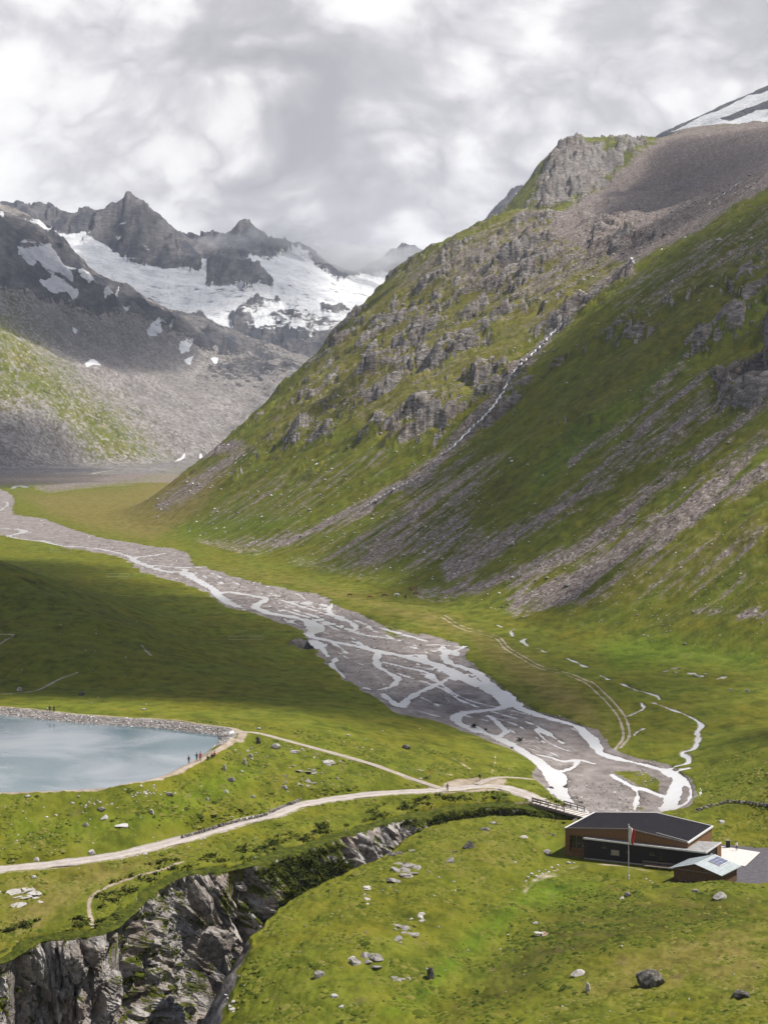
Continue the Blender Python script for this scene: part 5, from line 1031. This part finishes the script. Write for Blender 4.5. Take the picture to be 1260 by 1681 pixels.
sp = solid('solar_panel', [on_r(t0,.45), on_r(t1,.45), on_r(t1,.93), on_r(t0,.93)], [on_r(t0,.45,.13), on_r(t1,.45,.13), on_r(t1,.93,.13), on_r(t0,.93,.13)], TRIM, shed, sg)
for i in range(3):
    for j in range(2):
        a, b = t0+.012+(t1-t0-.02)*i/3, t0+.012+(t1-t0-.02)*(i+1)/3-.012; c, d = .46+.465*j/2, .46+.465*(j+1)/2-.014
        solid('solar_cell', [on_r(a,c,.131), on_r(b,c,.131), on_r(b,d,.131), on_r(a,d,.131)], [on_r(a,c,.15), on_r(b,c,.15), on_r(b,d,.15), on_r(a,d,.15)], SOLAR, sp, sg)
sf = (ER-EL)/np.linalg.norm(ER-EL); G0, G1, GR = EL+sf*.7+SD*.09, ER-sf*.7+SD*.09, RG+SD*.09
solid('wall', [at(G0,3.7), at(G1,3.7), at(G1+SD*.85,3.7), at(G0+SD*.85,3.7)], [at(G0,ze+.08), at(G1,ze+.08), at(G1+SD*.85,ze+.08), at(G0+SD*.85,ze+.08)], LOG, shed, sg)
sn_ = np.array((sf[1], -sf[0]))
for i in range(10):                                          # log courses of the gable front
    z0 = 4.0+i*.36; wdt = 1.0 if z0 < ze-.1 else max(.05, 1-(z0+.3-ze)/(zg-ze)); a = GR-(GR-G0)*wdt; b = GR+(G1-GR)*wdt
    if wdt > .12: panel('log', tuple(a), tuple(b), z0, z0+.33, sn_, .12+.04*(i % 2), LOG, shed, sg, .003)
for i in range(7):
    panel('log', tuple(G1), tuple(G1+SD*.84), 4.0+i*.36, 4.33+i*.36, sf, .10+.03*(i % 2), LOG, shed, sg, .003)
panel('beam', tuple(GR-(GR-G0)*1.02), tuple(GR+(G1-GR)*1.02), ze-.12, ze+.06, sn_, .22, WOOD, shed, sg, .003)
ml = bpy.data.objects.new('firewood_stack', None); COL.objects.link(ml); pw = at(G0+sn_*.6+sf*1.0, 4.3); ml.location = pw; ml['label'] = 'dark stack of firewood against the shed front'; ml['category'] = 'firewood'
for i in range(14):
    a = np.array((sf[0]*(.1+.28*(i % 7)), sf[1]*(.1+.28*(i % 7)))); solid('log', [(*(a+np.array(q)), .02+.25*(i//7)) for q in ((0,0),(.22,-.1),(.3,.25),(.08,.35))], [(*(a+np.array(q)), .24+.25*(i//7)) for q in ((0,0),(.22,-.1),(.3,.25),(.08,.35))], (BLACK, LOG, WOOD)[i % 3], ml)
# ------------------------------------------------------------------ flagpole
pf = Pz(1031, 1443, 4.55); fp = thing('flagpole', 'tall thin white flagpole with a limp white and red flag', 'flagpole', pf)
def tube(name, pts, rad, mat, parent, seg_=8):
    pts = np.array(pts, float); V, Q = [], []; rad = np.broadcast_to(rad, (len(pts),))
    for i, p_ in enumerate(pts):
        d = pts[min(i+1, len(pts)-1)]-pts[max(i-1, 0)]; d /= np.linalg.norm(d); a = np.cross(d, (0, 0, 1) if abs(d[2]) < .9 else (1, 0, 0)); a /= np.linalg.norm(a); b = np.cross(d, a)
        for k in range(seg_): w = 2*math.pi*k/seg_; V.append(p_+rad[i]*(math.cos(w)*a+math.sin(w)*b))
        if i: Q += [((i-1)*seg_+k, (i-1)*seg_+(k+1) % seg_, i*seg_+(k+1) % seg_, i*seg_+k) for k in range(seg_)]
    return link(name, mesh_from(name, V, Q, mat), parent)
tube('pole', [(0,0,-.3),(0,0,4),(0,0,9.5)], [.07,.06,.045], TRIM, fp); tube('finial', [(0,0,9.5),(0,0,9.56),(0,0,9.66),(0,0,9.7)], [.05,.09,.09,.01], WHITE, fp); tube('base', [(0,0,-.2),(0,0,.25)], [.16,.14], CONC, fp)
def cloth(name, u0, u1, mat, parent, off):
    V, Q = [], []; nu, nv = 7, 10
    for j in range(nv+1):
        for i in range(nu+1):
            uu = u0+(u1-u0)*i/nu; v = j/nv; V.append((.06+uu*(1.05-.25*v)+.05*math.sin(v*7), off+.16*math.sin(uu*11+v*2)*(.3+uu), 9.35-v*2.9-uu*.75*(1-.3*v)))
    Q = [(j*(nu+1)+i, j*(nu+1)+i+1, (j+1)*(nu+1)+i+1, (j+1)*(nu+1)+i) for j in range(nv) for i in range(nu)]
    o = link(name, mesh_from(name, V, Q, mat), parent); md = o.modifiers.new('thickness', 'SOLIDIFY'); md.thickness = .02; return o
fl_ = cloth('flag', 0, .55, WHITE, fp, 0); cloth('red_field', .55, 1.0, RED, fl_, 0)
# ------------------------------------------------------------------ footbridge
A0, A1 = np.array(Pz(880, 1315, 5.1)), np.array(Pz(968, 1340, 4.75)); bd_ = (A1-A0)[:2]; BLn = np.linalg.norm(bd_); bd_ /= BLn; bn = np.array((bd_[1], -bd_[0])); br = thing('footbridge', 'timber bridge with post railings over the gorge mouth', 'bridge', tuple(A0))
o0 = tuple(A0); zz = lambda s: A0[2]+(A1[2]-A0[2])*s/BLn
npl = 40
for i in range(npl):
    s = BLn*i/npl; a = A0[:2]+bd_*s; b = A0[:2]+bd_*(s+BLn/npl*.93); W_ = 1.75
    solid('plank', [(*(a+bn*W_), zz(s)-.08), (*(b+bn*W_), zz(s)-.08), (*(b-bn*W_), zz(s)-.08), (*(a-bn*W_), zz(s)-.08)], [(*(a+bn*W_), zz(s)+.02), (*(b+bn*W_), zz(s)+.02), (*(b-bn*W_), zz(s)+.02), (*(a-bn*W_), zz(s)+.02)], DECKM if i % 3 else WOOD, br, o0)
for sd_ in (1, -1):
    e0 = A0[:2]+bn*1.6*sd_; e1 = A1[:2]+bn*1.6*sd_; panel('girder', tuple(e0), tuple(e1), zz(0)-.75, (zz(0)-.09, zz(BLn)-.09), bn*sd_, .25, WOOD, br, o0)
    s0_, s1_ = (0.3, BLn*.62) if sd_ > 0 else (BLn*.42, BLn*.8)
    nP = 5 if sd_ > 0 else 4
    for k in range(nP):
        s = s0_+(s1_-s0_)*k/(nP-1); q_ = A0[:2]+bd_*s+bn*1.62*sd_; panel('post', tuple(q_-bd_*.08), tuple(q_+bd_*.08), zz(s)-.3, zz(s)+1.15, bn, .16, WOOD, br, o0, -.08)
    for hz in (.55, 1.05):
        q0 = A0[:2]+bd_*s0_+bn*1.62*sd_; q1 = A0[:2]+bd_*s1_+bn*1.62*sd_; panel('rail', tuple(q0), tuple(q1), min(zz(s0_), zz(s1_))+hz-.07, (zz(s0_)+hz+.07, zz(s1_)+hz+.07), bn*sd_, .08, WOOD, br, o0, .085)
for e, nmz in ((A0, 'abutment'), (A1, 'abutment')):
    solid(nmz, [(*(e[:2]+bn*2+bd_*.8), e[2]-3.5), (*(e[:2]-bn*2+bd_*.8), e[2]-3.5), (*(e[:2]-bn*2-bd_*.8), e[2]-3.5), (*(e[:2]+bn*2-bd_*.8), e[2]-3.5)], [(*(e[:2]+bn*1.9+bd_*.6), e[2]-.8), (*(e[:2]-bn*1.9+bd_*.6), e[2]-.8), (*(e[:2]-bn*1.9-bd_*.6), e[2]-.8), (*(e[:2]+bn*1.9-bd_*.6), e[2]-.8)], ST['grey'], br, o0)
# ------------------------------------------------------------------ small things
p = hit(706, 1279, Zs=Z); sp_ = thing('signpost', 'small yellow trail signpost on the slope by the junction', 'sign', tuple(p)); tube('post', [(0,0,-.2),(0,0,2.3)], [.06,.06], WOOD, sp_)
for k, (dx, zz_) in enumerate(((.5, 2.05), (-.4, 1.7), (.45, 1.35))):
    solid('arrow_board', [(-.1,-.09,zz_-.14),(dx*1.5,-.09,zz_-.14),(dx*2.0,-.09,zz_),(dx*1.5,-.09,zz_+.14),(-.1,-.09,zz_+.14)], [(-.1,-.06,zz_-.14),(dx*1.5,-.06,zz_-.14),(dx*2.0,-.06,zz_),(dx*1.5,-.06,zz_+.14),(-.1,-.06,zz_+.14)], YEL, sp_)
# lake inlet chute and gauge pole
i0, i1 = np.array(Pz(361, 1211, 14.1)), np.array(Pz(384, 1203, 15.1)); ch = thing('lake_inlet', 'white concrete inlet chute at the corner of the lake', 'inlet', tuple(i0)); dv = i1-i0; dn = np.array((dv[1], -dv[0], 0)); dn /= np.linalg.norm(dn)
for k in (-1, 1): solid('side_rail', [i0+dn*.7*k+(0,0,-.5), i0+dv*.45+dn*.7*k+(0,0,-.5), i0+dv*.45+dn*.95*k+(0,0,-.5), i0+dn*.95*k+(0,0,-.5)], [i0+dn*.7*k+(0,0,.3), i0+dv*.45+dn*.7*k+(0,0,.3), i0+dv*.45+dn*.95*k+(0,0,.3), i0+dn*.95*k+(0,0,.3)], CONC, ch, tuple(i0))
solid('cross_rail', [i0-dn*.95-dv*.03+(0,0,-.5), i0+dn*.95-dv*.03+(0,0,-.5), i0+dn*.95+(0,0,-.5), i0-dn*.95+(0,0,-.5)], [i0-dn*.95-dv*.03+(0,0,.25), i0+dn*.95-dv*.03+(0,0,.25), i0+dn*.95+(0,0,.25), i0-dn*.95+(0,0,.25)], CONC, ch, tuple(i0))
solid('slab', [i0+dv*.5-dn*1.2+(0,0,-.6), i0+dv*1.0-dn*1.2+(0,0,-.6), i0+dv*1.0+dn*1.2+(0,0,-.6), i0+dv*.5+dn*1.2+(0,0,-.6)], [i0+dv*.5-dn*1.2+(0,0,.35), i0+dv*1.0-dn*1.2+(0,0,.35), i0+dv*1.0+dn*1.2+(0,0,.35), i0+dv*.5+dn*1.2+(0,0,.35)], WHITE, ch, tuple(i0), .05)
p = Pz(358, 1210, 13.9); gp = thing('gauge_pole', 'thin dark gauge pole standing at the lake corner', 'pole', p); tube('pole', [(0,0,-.5),(0,0,1.9)], [.06,.06], BLACK, gp); solid('cap', [(-.15,-.15,1.9),(.15,-.15,1.9),(.15,.15,1.9),(-.15,.15,1.9)], [(-.1,-.1,2.05),(.1,-.1,2.05),(.1,.1,2.05),(-.1,.1,2.05)], BLACK, gp)
# fenced plots in the meadow
for (c0, c1, r0, r1), lb in (((84,117,903,908), 'faint pale plot fence far up the shaded meadow'), ((175,212,944,949), 'small pale fenced plot on the shaded meadow'), ((376,431,1047,1053), 'pale fenced plot near the river on the shaded meadow')):
    cs_ = [hit(c, r, 420, Zs=Z) for c, r in ((c0, r1), (c1, r1), (c1, r0), (c0, r0))]; f = thing('plot_fence', lb, 'fence', tuple(cs_[0])); k = cs_[0][1]/F
    for i in range(4):
        a, b = cs_[i], cs_[(i+1) % 4]
        tube('rail', [a-cs_[0]+(0,0,.75), b-cs_[0]+(0,0,.75)], [.035*k/.3, .035*k/.3], TRIM, f, 5)
        for s in (0, .5): q_ = a*(1-s)+b*s-cs_[0]; tube('post', [q_+(0,0,-.3), q_+(0,0,1.0)], [.08, .08], WOOD, f, 5)

# ------------------------------------------------------------------ people and animals
def skin_mesh(name, joints, edges, root=0, sub=1):
    me = bpy.data.meshes.new(name); me.from_pydata([j[:3] for j in joints], edges, []); o = bpy.data.objects.new(name, me); COL.objects.link(o)
    md = o.modifiers.new('skin', 'SKIN'); md.use_smooth_shade = True; sv = me.skin_vertices[0].data
    for i, j in enumerate(joints): sv[i].radius = (j[3], j[4] if len(j) > 4 else j[3]); sv[i].use_root = (i == root)
    sb = o.modifiers.new('sub', 'SUBSURF'); sb.levels = sub; sb.render_levels = sub
    dg = bpy.context.evaluated_depsgraph_get(); out = bpy.data.meshes.new_from_object(o.evaluated_get(dg)); out.name = name
    bpy.data.objects.remove(o); return out
def person_joints(pose):
    if pose == 'sit':
        return [(0,0,.18,.15,.12),(0,.05,.42,.15,.11),(0,.08,.62,.17,.10),(0,.06,.72,.06),(0,.03,.80,.085),(0,.02,.92,.09),(.10,-.1,.17,.09),(.13,-.38,.42,.07),(.13,-.62,.06,.05),(.13,-.78,.05,.045),(-.10,-.1,.17,.09),(-.13,-.38,.42,.07),(-.13,-.62,.06,.05),(-.13,-.78,.05,.045),(.21,.06,.60,.06),(.26,-.06,.40,.05),(.18,-.30,.42,.04),(.16,-.37,.42,.035),(-.21,.06,.60,.06),(-.26,-.06,.40,.05),(-.18,-.30,.42,.04),(-.16,-.37,.42,.035)]
    s = .22 if pose == 'walk' else .03
    return [(0,0,.95,.15,.11),(0,0,1.15,.14,.10),(0,0,1.38,.18,.11),(0,0,1.50,.055),(0,-.02,1.58,.08),(0,-.02,1.70,.085),(.10,0,.86,.09),(.11,-s,.48,.07),(.11,-s*.6,.09,.05),(.12,-s*.6-.16,.05,.045),(-.10,0,.86,.09),(-.11,s*.6,.48,.07),(-.11,s*1.5,.10,.05),(-.12,s*1.5-.15,.05,.045),(.22,0,1.36,.06),(.28,s*.5,1.10,.05),(.29,-s*.2-.05,.86,.04),(.29,-s*.2-.08,.78,.035),(-.22,0,1.36,.06),(-.28,-s*.5,1.10,.05),(-.29,-s*.9-.05,.88,.04),(-.29,-s*.9-.1,.80,.035)]
PE = [(0,1),(1,2),(2,3),(3,4),(4,5),(0,6),(6,7),(7,8),(8,9),(0,10),(10,11),(11,12),(12,13),(2,14),(14,15),(15,16),(16,17),(2,18),(18,19),(19,20),(20,21)]
BODY = {k: skin_mesh('body_'+k, person_joints(k), PE) for k in ('stand', 'walk', 'sit')}
def person(c, r, pose, shirt, legs, label, rz=0.0, pack=None, scale=1.0, z=None, ymin=120):
    p = Pz(c, r, z) if z is not None else tuple(hit(c, r, ymin, Zs=Z)); o = thing('person', label, 'person', p, rz); o.scale = (scale,)*3
    me = BODY[pose].copy(); me.materials.clear()
    for m_ in (legs, shirt, SKIN): me.materials.append(m_)
    hip, neck = (.30, .70) if pose == 'sit' else (.92, 1.47)
    for f in me.polygons:
        q_ = f.center; f.material_index = 2 if q_.z > neck else (0 if (q_.z < hip and abs(q_.x) < .2) or (pose == 'sit' and q_.y < -.2) else 1)
        if pose != 'sit' and q_.z < .92 and abs(q_.x) > .23: f.material_index = 2
    link('body', me, o); top = .9 if pose == 'sit' else 1.70; fy = .02 if pose == 'sit' else -.02
    b = bmesh.new(); bmesh.ops.create_uvsphere(b, u_segments=10, v_segments=6, radius=.105)
    for v in b.verts: v.co.z = max(v.co.z, -.03-(.05 if v.co.y > 0 else 0)); v.co.y += .015
    hm = bpy.data.meshes.new('hair'); b.to_mesh(hm); b.free(); hm.materials.append(HAIR); h_ = link('hair', hm, o); h_.location = (0, fy, top+.02)
    if pack:
        pz = .28 if pose == 'sit' else 1.0; solid('backpack', [(-.17,.10,pz),(.17,.10,pz),(.15,.32,pz+.03),(-.15,.32,pz+.03)], [(-.14,.10,pz+.5),(.14,.10,pz+.5),(.11,.26,pz+.46),(-.11,.26,pz+.46)], pack, o, bevel=.03)
    return o
ZRIM = LAKE_Z+1.2
person(310, 1254, 'stand', BLACK, BLACK, 'dark-clad person standing alone at the water edge', .4)
person(323, 1249, 'stand', BLUE, BLACK, 'person in a blue jacket standing beside the one in red', -.3)
person(329, 1250, 'walk', RED, DBROWN, 'tall person in a red top standing on the lake rim', .2, None, 1.15)
person(341, 1247, 'sit', BLACK, BLACK, 'person in black sitting on the lake rim', .6)
person(352, 1242, 'sit', RED, BLACK, 'person in a red jacket sitting at the end of the group', -.2, None, 1.2)
person(348, 1244, 'sit', BLACK, BLACK, 'dark-clad person sitting close beside the red jacket', .2)
person(82, 1169, 'stand', BLACK, BLACK, 'person in black walking the far lake rim', .2)
person(89, 1169, 'stand', DBROWN, BLACK, 'person in brown on the far lake rim beside one in black', -.2)
person(78, 1169, 'stand', WHITE, BLACK, 'small person in white on the far lake rim', .1, None, .75)
person(734, 1299, 'walk', PINK, BLACK, 'hiker in a pale top with dark backpack on the road', math.pi, BLACK, 1.05)
person(787, 1282, 'walk', BLACK, BLACK, 'hiker in black on the road near the bridge', 2.4, BLACK)
person(1208, 1396, 'stand', WHITE, BLACK, 'person in a white top standing on the pale deck', .5, z=4.18)
def beast_mesh():
    J = [(0,.55,1.15,.27,.30),(0,0,1.10,.30,.33),(0,-.60,1.18,.25,.32),(0,-.95,1.20,.15,.2),(0,-1.25,.85,.12,.15),(0,-1.38,.55,.12),(0,-1.52,.30,.08)]; E = [(0,1),(1,2),(2,3),(3,4),(4,5),(5,6)]
    for sx in (-1, 1):
        n = len(J); J += [(.17*sx,-.62,.80,.12),(.17*sx,-.60,.45,.07),(.17*sx,-.62,.05,.06)]; E += [(2,n),(n,n+1),(n+1,n+2)]
        n = len(J); J += [(.18*sx,.55,.82,.15),(.18*sx,.70,.48,.075),(.18*sx,.64,.05,.06)]; E += [(0,n),(n,n+1),(n+1,n+2)]
    n = len(J); J += [(0,.86,1.15,.05),(0,.98,.75,.05),(0,1.0,.45,.04)]; E += [(0,n),(n,n+1),(n+1,n+2)]
    return skin_mesh('body', J, E, 1)
BE = beast_mesh(); BE.materials.append(None)
for c, r, mt, rz, lb in ((574,980,BROWN,1.2,'leftmost brown grazing animal on the pale meadow strip'), (606,984,BROWN,1.7,'brown grazing animal on the grass above the gravel bed'), (630,981,DBROWN,1.4,'dark brown animal grazing right of the brown one'), (674,971,BROWN,.5,'reddish brown animal among pale rocks at the slope foot'), (681,968,BROWN,2.4,'brown animal standing behind the reddish one'), (682,978,DBROWN,1.9,'dark animal grazing at the foot of the slope'), (665,983,BLACK,.2,'black animal facing the valley floor'), (650,980,WHITE,1.5,'white animal grazing left of the black one')):
    p = hit(c, r, 500, Zs=Z); o = thing('grazing_animal', lb, 'animal', tuple(p), rz); o.scale = (1.25,)*3; b_ = link('body', BE, o); b_.material_slots[0].link = 'OBJECT'; b_.material_slots[0].material = mt
    for s in (-1, 1): solid('ear', [(.05*s,-1.28,.66),(.16*s,-1.27,.70),(.06*s,-1.33,.64)], [(.06*s,-1.26,.72),(.15*s,-1.26,.73),(.08*s,-1.30,.72)], DBROWN, b_)
print('things', round(time.time()-T0, 1))
# ------------------------------------------------------------------ uncounted stuff: grass tufts, shrubs, scree stones, riprap
def merged(name, tv, tf, P, S, RZ, mat, label, attr=None, tilt=None, smooth=False):
    """many copies of one small template joined into one mesh"""
    n = len(P); tv = np.asarray(tv, float); tf = np.asarray(tf); k = len(tv)
    c, s = np.cos(RZ), np.sin(RZ); S = np.asarray(S, float); S = S[:, None]*np.ones(3) if S.ndim == 1 else S
    x = tv[None, :, 0]*S[:, :1]; y = tv[None, :, 1]*S[:, 1:2]; z = tv[None, :, 2]*S[:, 2:3]
    V = np.stack([x*c[:, None]-y*s[:, None], x*s[:, None]+y*c[:, None], z], -1)+np.asarray(P)[:, None]
    Fc = (tf[None]+(np.arange(n)*k)[:, None, None]).reshape(-1, tf.shape[1])
    at_ = {'tone': np.repeat(attr if attr is not None else rng.random(n), k)}
    return link(name, mesh_from(name, V.reshape(-1, 3), Fc, mat, smooth, at_), kind='stuff', label=label)
def tone_mat(name, stops, rough=.95):
    m, t, p = mat_new(name); t.put(p.inputs['Base Color'], t.mix(1.0, t.ramp(t.attr('tone'), stops), (.78, .78, .78), 'MULTIPLY')); p.inputs['Roughness'].default_value = rough; p.inputs['Specular IOR Level'].default_value = .05; return m
def sample_px(n, c0, c1, r0, r1):
    """points on the visible land, spread evenly over the view of that stretch"""
    c = rng.uniform(c0, c1, n); r = rng.uniform(r0, r1, n); return c, r
def cell_lookup(A, x, y):
    u = x/y; j = np.clip(np.searchsorted(us, u)-1, 0, NC-2); i = np.clip(np.searchsorted(ys, y)-1, 0, NR-2); return A[i, j]
# grass tufts
tv = [(0, 0, .42)]+[(math.cos(k*math.pi/3)*(.9+.2*(k % 2)), math.sin(k*math.pi/3)*(.9+.2*((k+1) % 2)), -.12) for k in range(6)]; tf = [(0, 1+k, 1+(k+1) % 6) for k in range(6)]
n = 110000
yy = np.sqrt(rng.uniform(140**2, 345**2, n)); uu = rng.uniform(-.29, .29, n); xx = uu*yy
ok = (cell_lookup(gd, xx, yy) > .3) & (cell_lookup(lk, xx, yy) > 5.5) & (cell_lookup(dirtD, xx, yy) > .5) & (cell_lookup(gfac, xx, yy) < .2) & (cell_lookup(WD, xx, yy) > 1.5) & (cell_lookup(M['rock'], xx, yy) < .3) & (cell_lookup(M['dirt'], xx, yy) < .35) & ~cell_lookup(HUT, xx, yy) & (cell_lookup(hutpad, xx, yy) > 2)
dens = fbm(xx/7, yy/9, 3, 171)+.35*fbm(xx/30, yy/30, 2, 173); ok &= dens+rng.uniform(-.45, .45, n) > .0
xx, yy = xx[ok], yy[ok]; zz_g = ground(xx, yy)
sz = rng.lognormal(-1.25, .38, len(xx))*np.clip(1+.5*dens[ok], .7, 1.5)
dry_ = cell_lookup(M['dry'], xx, yy); hth = cell_lookup(M['heath'], xx, yy)
tone = np.clip(.50+.30*rng.standard_normal(len(xx))*.8+.32*dry_-.34*hth, 0, 1)
GT = tone_mat('grass_blades', [(0, (.030,.042,.006)), (.3, (.070,.088,.010)), (.6, (.120,.130,.016)), (1, (.185,.165,.045))])
merged('grass', tv, np.array(tf), np.column_stack([xx, yy, zz_g-.02]), sz, rng.uniform(0, 6.28, len(xx)), GT, 'tufted alpine grass covering the near knolls', tone, smooth=True)
# low shrubs on the gorge wall and its banks
r_ = random.Random(9); tv, tf = [], []
for k in range(20):
    o = np.array((r_.gauss(0, .42), r_.gauss(0, .42), abs(r_.gauss(.2, .3)))); a = np.array([r_.gauss(0, 1) for _ in range(3)]); a /= np.linalg.norm(a); b_ = np.cross(a, (.3, .5, .8)); b_ /= np.linalg.norm(b_)
    b = len(tv); tv += [o-a*.22, o+b_*.15, o+a*.22, o-b_*.15]; tf.append((b, b+1, b+2, b+3))
SHR = tone_mat('shrub_leaves', [(0, (.010,.016,.003)), (.4, (.026,.036,.006)), (.8, (.062,.070,.010)), (1, (.11,.105,.018))])
cv, cm = CLIFF_V.reshape(-1, 3), CLIFF_M.ravel(); w = np.clip(cm-.38, 0, 1); w[cv[:, 2] < -16] *= .3
ids = rng.choice(len(cv), 5200, p=w/w.sum())
gx = rng.uniform(-.28, .14, 40000); gy = rng.uniform(195, 310, 40000); gdv = cell_lookup(gd, gx*gy, gy); isf = cell_lookup(isfar, gx*gy, gy)
k2 = (gdv > -.2) & (gdv < 5.5) & isf & (cell_lookup(dirtD, gx*gy, gy) > 1) & (fbm(gx*gy/5, gy/5, 2, 181) > .05); gx, gy = gx[k2][:500], gy[k2][:500]
PS = np.vstack([cv[ids]+rng.normal(0, .15, (len(ids), 3)), np.column_stack([gx*gy, gy, ground(gx*gy, gy)])])
merged('shrub_cover', tv, np.array(tf), PS, rng.uniform(.45, 1.1, len(PS)), rng.uniform(0, 6.28, len(PS)), SHR, 'dark low shrubs clothing the gorge walls and rims', np.clip(rng.normal(.45, .22, len(PS)), 0, 1))
# stones: scree on the mountain side, riprap on the lake shore, cobbles on the gravel bars
ov = np.array([(1,0,0),(-.9,.1,0),(.1,1,.1),(0,-1,-.1),(.2,.1,.8),(-.1,0,-.7)]); of = np.array([(0,2,4),(2,1,4),(1,3,4),(3,0,4),(2,0,5),(1,2,5),(3,1,5),(0,3,5)])
STM = tone_mat('loose_stone', [(0, (.12,.108,.10)), (.5, (.26,.24,.225)), (.8, (.42,.395,.37)), (1, (.62,.60,.57))])
n = 60000; yy = np.exp(rng.uniform(math.log(430), math.log(1500), n)); uu = rng.uniform(-.2, .29, n); xx = uu*yy
sm = cell_lookup(M['scree'], xx, yy); zr_ = cell_lookup(zr_dom, xx, yy); ok = (zr_ > .5) & (rng.random(n) < np.clip(sm*.55+.012+.05*np.exp(-zr_/18), 0, 1)); ok &= np.cumsum(ok) < 11000
xx, yy = xx[ok], yy[ok]; s_ = rng.lognormal(-.75, .45, len(xx))*np.clip(yy/800, .6, 1.5)
merged('scree_stones', ov, of, np.column_stack([xx, yy, ground(xx, yy)+s_*.15]), np.column_stack([s_, s_*.8, s_*.7]), rng.uniform(0, 6.28, len(xx)), STM, 'loose pale stones strewn over the right mountainside', np.clip(rng.normal(.6, .25, len(xx)), 0, 1))
n = 60000; yy = rng.uniform(318, 372, n); xx = rng.uniform(-150, -32, n); lv = cell_lookup(lk, xx, yy); ok = (lv > -.4) & (lv < 3.1); ok &= np.cumsum(ok) < 4200; xx, yy = xx[ok], yy[ok]; s_ = rng.uniform(.13, .34, len(xx))
merged('riprap', ov, of, np.column_stack([xx, yy, ground(xx, yy)+.03]), np.column_stack([s_*1.2, s_, s_*.8]), rng.uniform(0, 6.28, len(xx)), STM, 'grey riprap stones lining the far lake shore', np.clip(rng.normal(.62, .2, len(xx)), 0, 1))
n = 60000; yy = np.exp(rng.uniform(math.log(310), math.log(1000), n)); uu = rng.uniform(-.2, .22, n); xx = uu*yy; ok = (cell_lookup(gfac, xx, yy) > .6) & (cell_lookup(WD, xx, yy) > .3) & (fbm(xx/25, yy/25, 3, 191) > .05); ok &= np.cumsum(ok) < 5200; xx, yy = xx[ok], yy[ok]; s_ = rng.lognormal(-1.55, .45, len(xx))*np.clip(yy/400, .9, 1.8)
merged('cobbles', ov, of, np.column_stack([xx, yy, ground(xx, yy)+s_*.1]), np.column_stack([s_, s_*.9, s_*.6]), rng.uniform(0, 6.28, len(xx)), STM, 'scattered cobbles on the gravel bars', np.clip(rng.normal(.5, .25, len(xx)), 0, 1))
# bushes on the gravel bars
for c, r, w_, lb in ((779, 1191, 13, 'dark green bush on the gravel bar in the river'), (797, 1196, 7, 'small bush beside the dark bush on the gravel bar'), (853, 1214, 12, 'low green bush on the gravel bank of the main channel'), (840, 1226, 6, 'tiny dark bush at the edge of the main channel')):
    p = hit(c, r+3, Zs=Z); k = p[1]/F; o = thing('bush', lb, 'bush', tuple(p)); rad = w_*k*.5
    a = np.array(tv, float); P_ = rng.normal(0, .33, (26, 3))*rad; P_[:, 2] = np.abs(P_[:, 2])*1.0+.1
    V = (a[None]*rad*.55+P_[:, None]).reshape(-1, 3); Fb = (np.array(tf)[None]+(np.arange(26)*len(a))[:, None, None]).reshape(-1, 4)
    link('foliage', mesh_from('foliage', V, Fb, SHR, False, {'tone': np.repeat(np.clip(rng.normal(.35, .2, 26), 0, 1), len(a))}), o)
    tube('stem', [(0,0,-.1),(.05*rad,0,.3*rad),(0,.1*rad,.7*rad)], [.06*rad,.05*rad,.02*rad], WOOD, o, 6)
print('stuff', round(time.time()-T0, 1), 'faces', sum(len(o.data.polygons) for o in bpy.data.objects if o.type == 'MESH'), 'tris', 2*len(quads))
# ------------------------------------------------------------------ air
def haze():
    me = bpy.data.meshes.new('haze'); b = bmesh.new(); bmesh.ops.create_cube(b, size=1)
    x0, x1, y0, y1, z0, z1 = -13500, 13500, -60, 9700, -460, 1330
    for v in b.verts: v.co = ((x0+x1)/2+v.co.x*(x1-x0), (y0+y1)/2+v.co.y*(y1-y0), (z0+z1)/2+v.co.z*(z1-z0))
    b.to_mesh(me); b.free()
    m = bpy.data.materials.new('haze'); m.use_nodes = True; t = NT(m.node_tree); t.n.clear()
    out = t.new('ShaderNodeOutputMaterial'); v = t.new('ShaderNodeVolumePrincipled')
    v.inputs['Color'].default_value = (.80, .87, 1.0, 1); v.inputs['Density'].default_value = HAZE; v.inputs['Anisotropy'].default_value = .2
    t.l.new(v.outputs[0], out.inputs['Volume']); me.materials.append(m)
    link('haze', me, kind='stuff', label='thin pale haze filling the valley air')
HAZE = 4.3e-5
haze()
# ragged cloud hanging on the far peaks
def wisp(c, r, y, rx, rz, dens, label):
    b = bmesh.new(); bmesh.ops.create_icosphere(b, subdivisions=5, radius=1.0); P = np.array([v.co[:] for v in b.verts]); b_seed = c*.013
    d = 1+.38*fbm(P[:, 0]*1.6+b_seed, P[:, 2]*1.6+P[:, 1], 4, 201)+.16*fbm(P[:, 1]*4+b_seed, P[:, 2]*4, 3, 205)
    P = P*d[:, None]*np.array((rx, rx*.45, rz))
    for v, q in zip(b.verts, P): v.co = q
    me = bpy.data.meshes.new('cloud'); b.to_mesh(me); b.free(); me.materials.append(cloud_mat('wisp_vapour', dens))
    o = link('cloud', me, kind='stuff', label=label); o.location = P3(c, r, y)
for a in [(372,402,5550,120,45,.0040,'wisp of cloud left of the middle peak'), (462,392,5700,150,75,.0055,'cloud puff between the middle peak and its right shoulder'), (560,428,5800,210,70,.0060,'low cloud bank right of the middle peak'), (625,432,6000,200,75,.0060,'low cloud over the snow saddle'), (430,425,5500,60,24,.004,'thin wisp below the middle peak')]: wisp(*a)
print('done', round(time.time()-T0, 1))
